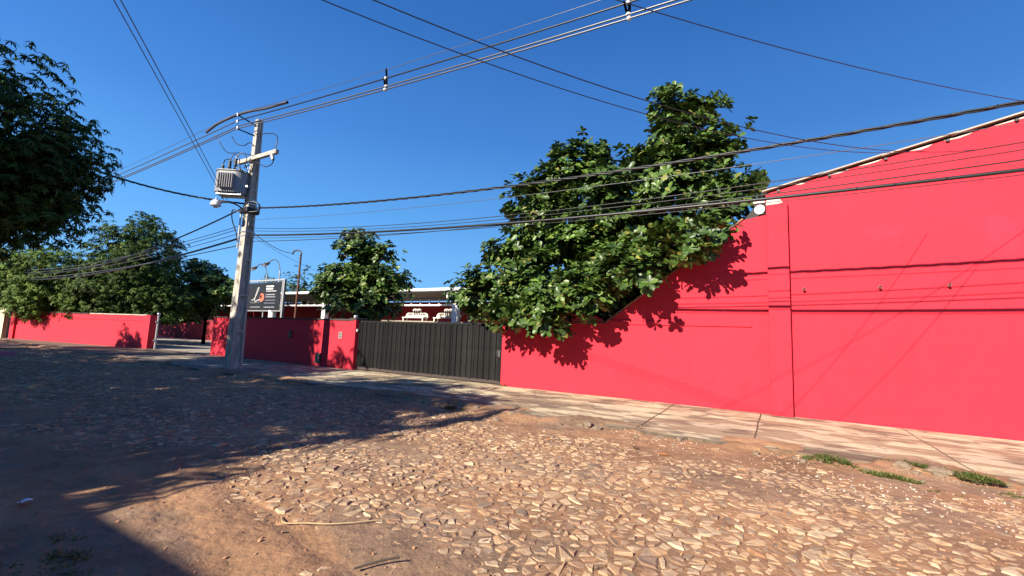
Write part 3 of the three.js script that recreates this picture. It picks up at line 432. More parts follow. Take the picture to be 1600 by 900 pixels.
// ---------------------------------------------------------------- utility pole and its gear
const PX = -17, PZ = 3.28;
{
  const p = thing('utility_pole', 'tall tapered concrete utility pole with recessed panels', 'utility pole', [PX, 0, PZ]);
  const H = 9.5, w0 = 0.46, w1 = 0.2, d0 = 0.44, d1 = 0.2, W = (y) => w0 + (w1 - w0) * y / H, D = (y) => d0 + (d1 - d0) * y / H;
  part(p, 'shaft_core', taperBox(w0 * 0.66, d0 * 0.72, w1 * 0.66, d1 * 0.72, -0.2, H - 0.05), poleConcrete);
  for (const s of [-1, 1]) part(p, 'shaft_flange', taperBox(w0, d0 * 0.2, w1, d1 * 0.24, -0.2, H, 0, s * d0 * 0.4, s * d1 * 0.38), poleConcrete);
  for (let i = 0; i < 8; i++) { const y = 0.05 + i * 1.32; if (y < H) part(p, 'rib', taperBox(W(y) - 0.012, D(y) * 0.62, W(y) - 0.014, D(y) * 0.62, y, y + (i ? 0.09 : 0.25)), poleConcrete); }
  part(p, 'cap', taperBox(w1 - 0.012, d1 * 0.55, w1 - 0.012, d1 * 0.55, H - 0.5, H - 0.006), poleConcrete);
  for (let i = 0; i < 10; i++) { const y = 4.6 + i * 0.48; part(p, 'bolt', cyl(0.018, 0.018, 0.1, 0, 0, 0, 6).rotateX(Math.PI / 2), steel, [(i % 2 ? 0.04 : -0.04), y, D(y) / 2 + 0.02]); }
  for (const y of [5.95, 5.1, 4.95, 6.3, 6.15]) part(p, 'clamp_band', box(W(y) + 0.035, 0.06, D(y) + 0.035, 0, y, 0, 0.01), steel);
}
{
  const a = thing('crossarm', 'grey concrete crossarm bolted across the utility pole', 'crossarm', [PX, 7.86, PZ]); part(a, 'beam', box(2.5, 0.15, 0.13, 0.48, 0, 0.19, 0.012), poleConcrete); for (const x of [-0.35, 0.35]) part(a, 'brace', limb([V(x, 0, 0.2), V(x * 0.3, -0.5, 0.14)], [0.018, 0.018], 6), steel);
  const c = thing('fuse_cutout', 'grey fuse cutout hanging from the end of the crossarm', 'fuse', [PX + 1.5, 7.7, PZ + 0.22]); part(c, 'insulator', new THREE.LatheGeometry([[0.03, -0.16], [0.07, -0.12], [0.03, -0.08], [0.07, -0.04], [0.03, 0], [0.07, 0.04], [0.03, 0.08], [0.03, 0.14]].map(([r, h]) => new THREE.Vector2(r, h)), 12).rotateZ(0.35), steel); part(c, 'fuse_tube', cyl(0.02, 0.02, 0.36, 0, 0, 0, 8).rotateZ(-0.4), darkMetal, [0.12, 0, 0.02]); part(c, 'bracket', box(0.05, 0.2, 0.04, -0.1, 0.09, 0), steel);
}
{
  const t = thing('pole_transformer', 'dark grey finned transformer tank hung near the pole top', 'transformer', [PX - 0.42, 6.46, PZ + 0.52]); t.rotation.y = -2.55;
  const tankMat = std([0.21, 0.215, 0.22], 0.45), ob = new THREE.Shape(); ob.absarc(-0.22, 0, 0.3, Math.PI / 2, Math.PI * 1.5); ob.absarc(0.22, 0, 0.3, -Math.PI / 2, Math.PI / 2); ob.closePath();
  const tk = new THREE.ExtrudeGeometry(ob, { depth: 0.74, bevelEnabled: true, bevelSize: 0.03, bevelThickness: 0.03, bevelSegments: 2 }); tk.rotateX(-Math.PI / 2); part(t, 'tank', tk, tankMat, [0, 0.03, 0]);
  part(t, 'lid', (() => { const g = new THREE.ExtrudeGeometry(ob, { depth: 0.03, bevelEnabled: true, bevelSize: 0.05, bevelThickness: 0.01, bevelSegments: 1 }); g.rotateX(-Math.PI / 2); return g; })(), tankMat, [0, 0.82, 0]);
  for (const s of [-1, 1]) for (let i = 0; i < 7; i++) part(t, 'cooling_fin', box(0.028, 0.56, 0.16, -0.24 + i * 0.08, 0.4, s * 0.4, 0.01), std([0.2, 0.2, 0.21], 0.45));
  const pl = part(t, 'nameplate', box(0.012, 0.13, 0.24, 0.556, 0.56, 0.03, 0.003), white); pl.rotation.y = -0.1; part(t, 'nameplate_lettering', box(0.006, 0.03, 0.15, 0.563, 0.56, 0.04), darkMetal);
  for (let i = 0; i < 3; i++) part(t, 'bushing', new THREE.LatheGeometry([[0.035, 0], [0.06, 0.03], [0.035, 0.06], [0.06, 0.09], [0.035, 0.12], [0.055, 0.15], [0.02, 0.2], [0.0, 0.26]].map(([r, h]) => new THREE.Vector2(r, h)), 12), blackRubber, [-0.2 + i * 0.2, 0.85, 0.05]);
  part(t, 'base_channel', box(0.9, 0.07, 0.5, -0.05, -0.05, 0, 0.01), steel); for (const z of [-0.12, 0.12]) part(t, 'mounting_arm', box(0.3, 0.07, 0.07, -0.5, 0.3, z), steel); part(t, 'drain_valve', cyl(0.025, 0.03, 0.12, 0.3, -0.12, 0), darkMetal);
}
for (const [x, y, z, which] of [[-17.79, 7.43, 4.0, 'leftmost'], [-17.42, 7.55, 3.95, 'middle'], [-17.12, 7.6, 3.9, 'rightmost']]) {
  const f = thing('surge_arrester', 'black surge arrester above the transformer, ' + which + ' of three', 'arrester', [x, y, z], 'surge arresters over the transformer'); const prof = []; for (let k = 0; k <= 8; k++) prof.push(new THREE.Vector2(k % 2 ? 0.065 : 0.04, -0.15 + k * 0.0375)); part(f, 'sheds', new THREE.LatheGeometry(prof, 10), blackRubber); part(f, 'stud', cyl(0.014, 0.014, 0.1, 0, 0.18, 0, 6), steel); part(f, 'holder', limb([V(0, -0.14, 0), V(0.18, -0.22, -0.08), V(0.36, -0.4, -0.2)], [0.015, 0.015, 0.015], 5), steel);
}
{
  const l = thing('pole_lamp', 'white dome street light on a short arm of the utility pole', 'street lamp', [PX, 6.0, PZ]); part(l, 'arm', tube([[0, -0.1, 0.2], [-0.08, 0.05, 0.5], [-0.16, 0.05, 0.8], [-0.24, -0.05, 0.98]], 0.028, 16, 6), darkMetal);
  const d = new THREE.LatheGeometry([[0.0, 0.14], [0.07, 0.13], [0.12, 0.09], [0.16, 0.02], [0.17, -0.08], [0.16, -0.08], [0.15, 0.0], [0.08, 0.08]].map(([r, h]) => new THREE.Vector2(r, h)), 20); part(l, 'shade', d, std([0.66, 0.63, 0.58], 0.5), [-0.28, -0.06, 1.05]); part(l, 'bulb_glass', new THREE.SphereGeometry(0.12, 14, 8).scale(1, 0.8, 1), glassy, [-0.28, -0.13, 1.05]); part(l, 'photocell', cyl(0.03, 0.03, 0.06, -0.28, 0.13, 1.05), steel);
}
{
  const b = thing('line_bracket', 'angled steel bracket holding the overhead lines at the pole top', 'bracket', [0, 0, 0]);
  for (const pts of [[[-16.95, 9.2, 3.35], [-17.97, 9.79, 3.6]], [[-16.95, 8.8, 3.35], [-17.87, 9.2, 3.6]]]) part(b, 'strut', limb(pts.map((q) => V(...q)), [0.03, 0.025], 6), darkMetal);
  for (const [x, y] of [[-17.97, 9.79], [-17.95, 9.5], [-17.87, 9.22]]) part(b, 'insulator', new THREE.LatheGeometry([[0.02, -0.07], [0.05, -0.05], [0.03, 0], [0.05, 0.05], [0.02, 0.08]].map(([r, h]) => new THREE.Vector2(r, h)), 10), steel, [x, y, 3.6]);
  const r = thing('cable_coil_bracket', 'black cable rack and slack loops strapped round the pole below the transformer', 'cable rack', [PX, 5.9, PZ]);
  part(r, 'rack', box(0.5, 0.22, 0.5, 0, 0, 0, 0.04), blackRubber); part(r, 'slack_loop', tube([[0.1, 0.1, 0.3], [0.4, 0.25, 0.25], [0.75, 0.15, 0.1], [0.7, -0.05, 0.05], [0.3, -0.12, 0.2]], 0.03, 24, 6), blackRubber); part(r, 'slack_loop', tube([[-0.1, -0.1, 0.3], [-0.4, 0, 0.4], [-0.5, -0.3, 0.35], [-0.35, -0.9, 0.2], [-0.2, -1.3, 0.2]], 0.022, 24, 6), blackRubber); part(r, 'spool_insulator', cyl(0.05, 0.05, 0.14, 0.3, -0.55, 0.12), darkMetal); part(r, 'spool_insulator', cyl(0.05, 0.05, 0.14, -0.28, -0.8, 0.12), darkMetal); part(r, 'riser_pipe', cyl(0.03, 0.03, 1.4, -0.2, -0.75, 0.2, 8), steel);
}
const jumpers = [
  [[[-19.81, 9.4, 3.5], [-19.47, 8.98, 3.4], [-18.88, 8.52, 3.4], [-17.91, 8.31, 3.4], [-16.89, 8.02, 3.4]], 'longest thin jumper wire looping left from the lines to the crossarm'],
  [[[-18.68, 9.15, 3.4], [-18.22, 8.74, 3.4], [-17.65, 8.57, 3.4], [-17.3, 8.61, 3.4], [-16.9, 8.39, 3.4]], 'short wavy jumper wire between the left lines and the pole'],
  [[[-16.9, 8.86, 3.4], [-15.82, 8.68, 3.35], [-15.37, 8.34, 3.45], [-15.4, 7.85, 3.5]], 'jumper wire arching right from the pole to the fuse cutout'],
  [[[-15.4, 7.6, 3.5], [-15.52, 7.49, 3.45], [-16.02, 7.44, 3.4], [-16.7, 7.7, 3.5], [-17.0, 7.5, 3.6]], 'jumper wire sagging under the crossarm from the fuse cutout'],
  [[[-17.79, 7.62, 4.0], [-17.7, 7.75, 4.0], [-17.3, 7.7, 3.95], [-17.12, 7.4, 3.85]], 'small wire loop over the leftmost surge arrester'],
  [[[-17.42, 7.75, 3.95], [-17.3, 7.95, 3.9], [-17.05, 7.8, 3.85], [-17.0, 7.45, 3.8]], 'small wire loop over the middle surge arrester'],
  [[[-17.12, 7.8, 3.9], [-16.95, 7.98, 3.8], [-16.8, 7.8, 3.7], [-16.9, 7.4, 3.7]], 'small wire loop over the rightmost surge arrester'],
];
for (const [pts, label] of jumpers) solo('jumper_wire', tube(pts, 0.017, 30, 5), blackRubber, label, 'wire', 'jumper wires at the pole top');
solo('line_guard', tube([[-20.44, 9.62, 3.55], [-19.64, 9.8, 3.55], [-18.2, 9.85, 3.55], [-17.29, 9.8, 3.55], [-16.21, 9.7, 3.5], [-15.0, 9.66, 3.45]], 0.052, 40, 8), greyCable, 'thick bent grey line guard lying over the pole top', 'line guard');

// ---------------------------------------------------------------- overhead wires
function wire(name, f, n, r, mat, label, group, twist) {
  const gs = [];
  if (twist) for (let s = 0; s < 3; s++) { const pts = []; for (let i = 0; i <= n; i++) { const t = i / n, p = f(t), a = t * twist + s * 2.094; pts.push([p[0], p[1] + Math.cos(a) * r * 0.8, p[2] + Math.sin(a) * r * 0.8]); } gs.push(tube(pts, r * 0.62, n, 5)); }
  else { const pts = []; for (let i = 0; i <= 24; i++) pts.push(f(i / 24)); gs.push(tube(pts, r, n, 6)); }
  return solo(name, mergeGeometries(gs), mat, label, 'wire', group);
}
const para = (a, b, m) => (t) => { const L = (u, v) => u + (v - u) * t, c = 4 * (m - (a[1] + b[1]) / 2); return [L(a[0], b[0]), L(a[1], b[1]) + c * t * (1 - t), L(a[2], b[2])]; }; // m: height at mid span
const GW = 'overhead wires along the street';
// to the right of the pole (next pole stands out of frame at x = 20)
wire('twisted_cable', para([-16.6, 5.98, 3.3], [20, 6.9, 3.3], 5.24), 420, 0.024, blackRubber, 'twisted black service cable running right across the almond tree', GW, 190);
wire('overhead_wire', para([-16.8, 5.56, 3.3], [20, 6.2, 3.0], 5.0), 60, 0.006, greyCable, 'thin grey wire just below the twisted cable', GW);
wire('overhead_wire', para([-16.8, 5.24, 3.3], [20, 6.9, 3.0], 4.66), 60, 0.009, blackRubber, 'dark wire third down on the right of the pole', GW);
wire('overhead_wire', para([-16.8, 5.12, 3.36], [20, 6.6, 3.1], 4.53), 60, 0.008, blackRubber, 'dark wire fourth down on the right of the pole', GW);
wire('cable_bundle', para([-16.8, 4.97, 3.3], [20, 5.3, 3.2], 4.27), 80, 0.03, blackRubber, 'thick black cable bundle, lowest over the red warehouse wall', GW);
wire('overhead_wire', para([-16.8, 4.72, 3.35], [20, 5.95, 3.0], 4.41), 60, 0.011, blackRubber, 'dark cable crossing the thick bundle right of the pole', GW);
wire('overhead_wire', para([-16.8, 4.86, 3.32], [20, 5.2, 3.16], 4.2), 60, 0.007, blackRubber, 'thin wire lashed just under the thick bundle', GW);
// covered lines with spacers
const GM = 'covered high lines at the pole top';
const hiR = [para([-17.9, 9.55, 3.6], [22, 9.2, 3.2], 8.83), para([-17.9, 9.36, 3.55], [22, 9.0, 3.2], 8.57), para([-17.85, 9.2, 3.62], [22, 8.8, 3.25], 8.42)];
const hiL = [para([-17.9, 9.55, 3.6], [-58, 9.3, 3.3], 9.05), para([-17.9, 9.36, 3.55], [-58, 9.1, 3.3], 8.85), para([-17.85, 9.2, 3.62], [-58, 8.9, 3.35], 8.7)];
['highest', 'middle', 'lowest'].forEach((w, i) => { wire('covered_line', hiR[i], 80, 0.02, i ? greyCable : blackRubber, w + ' of three covered lines rising right of the pole top', GM); wire('covered_line', hiL[i], 80, 0.02, greyCable, w + ' of three covered lines running left of the pole top', GM); });
wire('overhead_wire', para([-17.97, 9.85, 3.6], [22, 9.6, 3.2], 9.12), 60, 0.008, greyCable, 'hair thin messenger wire above the covered lines on the right', GM);
wire('overhead_wire', para([-17.97, 9.85, 3.6], [-58, 9.6, 3.3], 9.3), 60, 0.008, greyCable, 'hair thin messenger wire above the covered lines on the left', GM);
function spacer(list, t, label) {
  const P = list.map((f) => V(...f(t))), s = thing('line_spacer', label, 'spacer', P[1].toArray(), 'spacers on the covered lines'), q = P.map((p) => p.clone().sub(P[1]));
  const m = std([0.5, 0.5, 0.48], 0.4); part(s, 'body', limb([q[0].clone().add(V(0, 0.3, 0)), q[0].clone().lerp(q[1], 0.5).add(V(0.03, 0, 0)), q[1], q[2]], [0.03, 0.035, 0.045, 0.04], 7), m); part(s, 'hook', limb([q[0].clone().add(V(-0.09, 0.06, 0)), q[1].clone().add(V(-0.03, 0.05, 0.02))], [0.03, 0.03], 6), darkMetal);
  for (const p of q) part(s, 'clamp', new THREE.SphereGeometry(0.055, 10, 8), m, p.toArray());
}
spacer(hiR, 0.199, 'small grey spacer on the high lines right of the pole'); spacer(hiR, 0.381, 'pale spacer on the high lines at the top of the picture'); spacer(hiL, 0.35, 'small grey spacer on the high lines near the left mango tree');
// left of the pole
const GL = 'low wires left of the pole';
wire('twisted_cable', para([-17.2, 6.2, 3.35], [-24, 8.3, 8.5], 6.78), 90, 0.028, blackRubber, 'dark twisted cable dropping from the left mango tree to the pole', GL, 60);
wire('overhead_wire', para([-17.3, 6.02, 3.4], [-55, 6.0, 3.3], 4.35), 60, 0.028, blackRubber, 'dark cable slanting down left from beside the pole lamp', GL);
for (const [y, m, r, w] of [[5.42, 4.65, 0.012, 'upper thin wire running left from the pole'], [5.3, 4.5, 0.012, 'lower thin wire running left from the pole'], [5.12, 4.35, 0.011, 'faint thin wire running left above the thick cable']]) wire('overhead_wire', para([-17.2, y, 3.3], [-55, y + 0.1, 3.3], m), 60, r, greyCable, w, GL);
wire('cable_bundle', para([-17.2, 4.92, 3.32], [-55, 4.9, 3.3], 4.0), 60, 0.036, blackRubber, 'thick black cable running left against the dark trees', GL);
wire('overhead_wire', para([-17.2, 4.62, 3.35], [-55, 4.7, 3.3], 4.15), 60, 0.016, greyCable, 'lowest grey wire running left from the pole', GL);
// crossing the street
const GS = 'service wires crossing the street';
wire('service_wire', para([-7.9, 6.2, 17], [2.3, 5.2, 2.0], 4.2), 60, 0.0052, blackRubber, 'service wire crossing the sky, left of the crossing pair', GS);
wire('service_wire', para([-7.75, 6.5, 17], [2.95, 4.9, 2.6], 4.0), 60, 0.0052, blackRubber, 'service wire crossing the sky, right of the crossing pair', GS);
wire('service_wire', para([-10.2, 7.1, 17], [6, 5.9, 0.05], 5.28), 60, 0.0055, blackRubber, 'service wire falling across the upper right sky', GS);
wire('service_wire', para([-17.2, 6.15, 4.0], [5, 9.1, 21.4], 7.9), 60, 0.01, greyCable, 'long wire from the pole to the top left edge, right one of a close pair', GS);
wire('service_wire', para([-17.2, 6.02, 4.05], [4.97, 9.0, 21.46], 7.8), 60, 0.009, greyCable, 'long wire from the pole to the top left edge, left one of a close pair', GS);
wire('service_wire', para([-16.9, 5.1, 3.1], [-23.6, 5.85, -2.9], 5.3), 40, 0.016, blackRubber, 'black service wire from the pole to the rusty pole', GS);
wire('service_wire', para([-17, 5.0, 3.1], [-30, 5.9, -11.5], 5.1), 40, 0.008, greyCable, 'hair thin wire from the pole towards the shed', GS);

// ---------------------------------------------------------------- trees
function Leaves() { return { pos: [], nor: [], col: [], idx: [] }; }
const _s = V(0, 0, 0), _n = V(0, 0, 0);
function leaf(B, p, d, n, L, W, col, broad) {
  _s.crossVectors(d, n).normalize(); _n.crossVectors(_s, d).normalize();
  const base = B.pos.length / 3, put = (t, w, h) => { const dr = -0.22 * t * t * L; B.pos.push(p.x + d.x * t * L + _s.x * w + _n.x * (h + dr), p.y + d.y * t * L + _s.y * w + _n.y * (h + dr), p.z + d.z * t * L + _s.z * w + _n.z * (h + dr)); const k = -w * 2.2 / W, u = 0.4 * t; B.nor.push(_n.x + _s.x * k * 0.5 + d.x * u, _n.y + _s.y * k * 0.5 + d.y * u, _n.z + _s.z * k * 0.5 + d.z * u); B.col.push(col[0], col[1], col[2]); };
  const f = 0.16 * W;
  if (broad) { put(0, 0, 0); put(0.4, -W * 0.3, f); put(0.4, 0, 0); put(0.4, W * 0.3, f); put(0.76, -W * 0.5, f); put(0.76, 0, 0); put(0.76, W * 0.5, f); put(1, -W * 0.24, f * 0.4); put(1, W * 0.24, f * 0.4); for (const q of [0, 2, 1, 0, 3, 2, 1, 5, 4, 1, 2, 5, 2, 6, 5, 2, 3, 6, 4, 5, 7, 5, 8, 7, 5, 6, 8]) B.idx.push(base + q); }
  else { put(0, 0, 0); put(0.45, -W * 0.5, f); put(0.45, 0, 0); put(0.45, W * 0.5, f); put(1, 0, 0); for (const q of [0, 2, 1, 0, 3, 2, 1, 2, 4, 2, 3, 4]) B.idx.push(base + q); }
}
function leafGeo(B) { const g = new THREE.BufferGeometry(); g.setAttribute('position', new THREE.Float32BufferAttribute(B.pos, 3)); g.setAttribute('normal', new THREE.Float32BufferAttribute(B.nor, 3)); g.setAttribute('color', new THREE.Float32BufferAttribute(B.col, 3)); g.setIndex(B.idx); g.normalizeNormals(); return g; }
const almondLeaf = new THREE.MeshPhysicalMaterial({ vertexColors: true, roughness: 0.42, side: THREE.DoubleSide, specularIntensity: 0.8 });
const mangoLeaf = new THREE.MeshPhysicalMaterial({ vertexColors: true, roughness: 0.55, side: THREE.DoubleSide, specularIntensity: 0.25 });
let leafTotal = 0;
// lobes: [x, y, z, rx, ry(, rz)]; clumps of leaf rosettes fill the shells of the lobes
function tree(o) {
  const rnd = rng(o.seed), B = Leaves(), clumps = [], t = thing(o.name, o.label, 'tree', o.foot, o.group), F = V(...o.foot);
  for (const [x, y, z, rx, ry, rz0] of o.lobes) {
    const rz = rz0 ?? Math.min(1.7, (rx + ry) / 2) * (o.deep ?? 1), cr = o.clump ?? 0.55, n = Math.max(3, Math.round((o.fill ?? 1) * 3.2 * (rx * ry + ry * rz + rx * rz) / (cr * cr)));
    for (let i = 0; i < n; i++) {
      const u = rnd() * 2 - 1, a = rnd() * 6.2832, q = Math.sqrt(1 - u * u), dir = V(q * Math.cos(a), u, q * Math.sin(a)), r = Math.pow(rnd(), 0.45) * (rnd() < 0.12 ? 1.16 : 1);
      clumps.push({ c: V(x + dir.x * rx * r, y + dir.y * ry * r, z + dir.z * rz * r), out: dir, cr: cr * (0.6 + 0.7 * rnd()), lob: V(x, y, z) });
    }
  }
  const up = V(0, 1, 0);
  for (const k of clumps) {
    if (o.minY && k.c.y < o.minY) continue;
    const tone = 0.75 + 0.5 * rnd(), n = Math.round(o.rosettes * (0.6 + 0.8 * rnd()));
    for (let i = 0; i < n; i++) {
      const c = k.c.clone().add(V((rnd() - 0.5) * 2 * k.cr, (rnd() - 0.5) * 1.3 * k.cr, (rnd() - 0.5) * 2 * k.cr));
      if (o.avoid && o.avoid(c)) continue;
      const ax = up.clone().multiplyScalar(0.75).addScaledVector(k.out, 0.7).add(V((rnd() - 0.5) * 0.9, (rnd() - 0.5) * 0.5, (rnd() - 0.5) * 0.9)).normalize();
      const e1 = V(1, 0, 0).cross(ax).normalize(), e2 = ax.clone().cross(e1), m = o.per + Math.floor(rnd() * 3), ph = rnd() * 6.28;
      for (let j = 0; j < m; j++) {
        const a = ph + j * 2.4, lean = o.broad ? 0.05 + 0.9 * rnd() : -0.25 + 0.55 * rnd(), d = e1.clone().multiplyScalar(Math.cos(a)).addScaledVector(e2, Math.sin(a)).addScaledVector(ax, lean);
        if (!o.broad) d.y -= 0.5; d.normalize();
        const nn = ax.clone().addScaledVector(d, -ax.dot(d)).add(V((rnd() - 0.5) * 0.6, (rnd() - 0.5) * 0.6, (rnd() - 0.5) * 0.6)); if (nn.lengthSq() < 0.01) nn.set(0, 1, 0.1);
        const L = o.leaf * (0.65 + 0.6 * rnd()), W = L * (o.broad ? 0.62 : 0.26) * (0.85 + 0.3 * rnd());
        const pick = rnd(); let col = pick < 0.05 ? o.cols[2] : pick < 0.42 ? o.cols[1] : o.cols[0]; const kk = tone * (0.75 + 0.5 * rnd()); col = [col[0] * kk, col[1] * kk, col[2] * kk];
        c.sub(F); leaf(B, c, d, nn.normalize(), L, W, col, o.broad); c.add(F); leafTotal++;
      }
    }
  }
  const tr = [], base = V(0, -0.1, 0), fork = V((o.lean?.[0] ?? 0) * 0.5, o.fork, (o.lean?.[1] ?? 0) * 0.5);
  tr.push(limb([base, base.clone().lerp(fork, 0.5).add(V(0.05, 0, 0.03)), fork], [o.r * 1.3, o.r, o.r * 0.8], 9));
  for (const [x, y, z] of o.lobes) { const e = V(x, y, z).sub(F), mid = fork.clone().lerp(e, 0.5).add(V((rnd() - 0.5) * 0.4, 0.25, (rnd() - 0.5) * 0.4)); tr.push(limb([fork, mid, e], [o.r * 0.5, o.r * 0.32, o.r * 0.1], 6)); }
  for (let i = 0; i < clumps.length; i += o.twigs ?? 3) { const k = clumps[i]; if (o.avoid && o.avoid(k.c)) continue; const a = k.lob.clone().sub(F), e = k.c.clone().sub(F); if (a.distanceTo(e) > 0.2) tr.push(limb([a, a.clone().lerp(e, 0.5).add(V(0, 0.08, 0)), e], [o.r * 0.12, o.r * 0.08, 0.012], 4)); }
  part(t, 'trunk', mergeGeometries(tr), barkA);
  const cr = part(t, 'crown', leafGeo(B), o.broad ? almondLeaf : mangoLeaf); cr.userData.kind = 'stuff';
  return t;
}
const almondCols = [[0.042, 0.08, 0.014], [0.08, 0.135, 0.021], [0.17, 0.17, 0.035]], mangoCols = [[0.027, 0.052, 0.009], [0.054, 0.094, 0.014], [0.11, 0.12, 0.024]], paleCols = [[0.06, 0.105, 0.016], [0.1, 0.16, 0.024], [0.15, 0.17, 0.03]];
const behindWall = (c) => (c.z < 0.12 && c.z > -0.36 && c.x > -7.7 && c.y < (c.x < -4.2 ? 2.12 : c.x < -0.7 ? 2.12 + (c.x + 4.2) * 0.755 : 5.3)) || (c.z < -0.1 && c.y < 1.6) || (c.z < 0.06 && c.x > -0.35 && c.y < 5.5);
tree({
  name: 'almond_tree', label: 'large broad leaved almond tree spilling over the red wall beside the gate', foot: [-4.6, 0.05, -2.4], seed: 101, fork: 2.3, r: 0.2, lean: [0.2, 0.3], broad: true, leaf: 0.21, per: 5, rosettes: 9, clump: 0.36, fill: 0.5, cols: almondCols, avoid: behindWall,
  lobes: [[-8.15, 3.2, -0.6, 1.65, 1.1], [-6.18, 3.09, -0.5, 1.88, 1.03], [-4.18, 3.37, -0.7, 1.64, 1.07], [-2.57, 4.09, -0.8, 1.32, 0.84], [-1.57, 4.77, -0.9, 0.86, 0.64], [-6.95, 5.85, -1.2, 1.3, 1.1], [-5.83, 7.1, -1.4, 1.1, 1.05], [-4.41, 6.13, -1.2, 1.58, 1.28], [-2.65, 6.6, -1.2, 1.35, 1.35], [-2.5, 8.2, -1.4, 0.85, 0.9], [-7.0, 4.6, -1.3, 1.5, 0.9], [-5.6, 4.8, -1.5, 1.8, 1.0], [-3.9, 4.9, -1.4, 1.5, 1.0], [-6.6, 6.9, -1.3, 0.9, 0.7], [-1.43, 7.3, -1.4, 0.6, 0.75], [-1.25, 5.67, -1.0, 0.93, 0.74], [-0.46, 6.2, -1.0, 0.37, 0.24], [-5.16, 7.85, -1.4, 0.35, 0.35], [-1.68, 8.7, -1.4, 0.3, 0.3], [-5.5, 2.1, 1.0, 0.75, 0.32, 0.45], [-6.8, 2.25, 0.95, 0.85, 0.45, 0.45], [-4.4, 2.6, 1.0, 0.5, 0.3, 0.35], [-7.55, 6.9, -1.2, 0.4, 0.3], [-2.78, 9.15, -1.4, 0.3, 0.4], [-3.4, 3.5, 0.9, 1.0, 0.5, 0.6], [-2.2, 4.05, 0.95, 0.9, 0.5, 0.6], [-4.6, 2.85, 0.95, 1.0, 0.5, 0.6], [-1.5, 4.5, 0.8, 0.5, 0.4, 0.5], [-6.0, 2.5, 1.0, 0.9, 0.45, 0.5], [-8.5, 4.5, -1.0, 0.6, 0.5]],
});
const inYard = (c) => c.z > -0.5 && c.z < 0.15 && c.y < 2.1;
tree({ name: 'almond_tree', label: 'middle sized almond tree rising behind the wall left of the gate', foot: [-20.2, 0.05, -5.2], seed: 202, fork: 2.0, r: 0.14, broad: true, leaf: 0.23, per: 6, rosettes: 7, clump: 0.42, fill: 0.55, cols: almondCols, avoid: inYard, lobes: [[-19.89, 3.2, -5.0, 2.9, 0.95, 1.6], [-21.4, 4.7, -5.0, 2.1, 1.0], [-18.6, 4.3, -5.0, 1.8, 0.95], [-20.5, 6.2, -5.0, 1.6, 0.9], [-23.4, 3.9, -5.5, 1.4, 0.9], [-18.8, 6.0, -5.0, 0.9, 0.4], [-20.86, 7.05, -5.0, 0.8, 0.4]] });
tree({ name: 'almond_tree', label: 'dark almond tree inside the courtyard seen over the driveway', foot: [-39.6, 0.05, -6.2], seed: 303, fork: 1.8, r: 0.12, broad: true, leaf: 0.26, per: 6, rosettes: 7, clump: 0.5, fill: 0.6, cols: almondCols, lobes: [[-40.19, 3.6, -6.0, 3.6, 1.2, 1.8], [-41.21, 5.6, -6.0, 2.6, 1.2], [-37.45, 4.52, -6.0, 1.9, 0.8], [-42.86, 3.7, -6.0, 1.9, 1.2], [-46, 3.2, -7.4, 2.4, 1.7]] });
tree({ name: 'mango_tree', label: 'tall dense dark mango tree behind the red wall beyond the driveway', foot: [-40.5, 0.05, -2.2], seed: 404, fork: 2.2, r: 0.3, leaf: 0.27, per: 7, rosettes: 10, clump: 0.5, fill: 0.75, cols: mangoCols, twigs: 8, lobes: [[-40.0, 6.4, -1.4, 3.3, 2.9, 2.8], [-40.0, 4.0, -2.8, 3.2, 2.3, 2.0], [-40.0, 4.3, -0.2, 3.3, 2.6, 2.2], [-37.5, 3.0, -2.4, 2.2, 1.3, 1.5], [-38.5, 3.2, -0.9, 2.6, 1.5, 1.0]] });
tree({ name: 'leafy_tree', label: 'lower light green leafy tree hanging over the far red wall', foot: [-45, 0.05, 0.6], seed: 505, fork: 1.5, r: 0.16, leaf: 0.24, per: 7, rosettes: 9, clump: 0.45, fill: 0.7, cols: paleCols, twigs: 8, lobes: [[-44.0, 4.9, 1.9, 2.6, 2.1, 2.3], [-45.5, 3.7, 2.9, 2.6, 1.8, 1.6], [-41.5, 2.95, 0.9, 2.0, 1.3, 1.4], [-44.3, 2.2, 2.6, 1.6, 0.7, 0.9], [-48.5, 4.6, 3.4, 2.8, 2.2, 2.0], [-47, 2.6, 0.6, 3, 1.2, 1.4], [-42.5, 4.0, 0.6, 2.2, 1.6, 1.5]] });
tree({ name: 'mango_tree', label: 'dark mango tree added deep inside the courtyard to shade its back wall', foot: [-57, 0.05, -5], seed: 414, fork: 2.2, r: 0.3, leaf: 0.36, per: 7, rosettes: 8, clump: 0.6, fill: 0.5, cols: mangoCols, twigs: 10, lobes: [[-57, 4.6, -5, 5.5, 2.2, 2.4], [-52, 4.2, -5.5, 3, 1.8, 2], [-62, 4.6, -5, 4, 2, 2]] });  // added tree, placed and sized so its crown shades the courtyard back wall
tree({ name: 'round_tree', label: 'rounded green tree far behind the billboard and rusty pole', foot: [-48.2, 0.05, -21], seed: 606, fork: 2.5, r: 0.25, leaf: 0.34, per: 6, rosettes: 6, clump: 0.75, fill: 0.36, cols: mangoCols, twigs: 10, lobes: [[-48.2, 6.5, -20.5, 4.3, 2.3, 2.5], [-47, 4.5, -20.5, 4.2, 1.5, 2.2]] });
tree({ name: 'round_tree', label: 'distant treetop just above the billboard', foot: [-55, 0.05, -21], seed: 616, fork: 3, r: 0.22, leaf: 0.34, per: 6, rosettes: 5, clump: 0.75, fill: 0.3, cols: mangoCols, twigs: 10, lobes: [[-55, 7.3, -20.5, 3.3, 0.9, 2], [-54, 5.5, -20.5, 3.6, 1.4, 2]] });
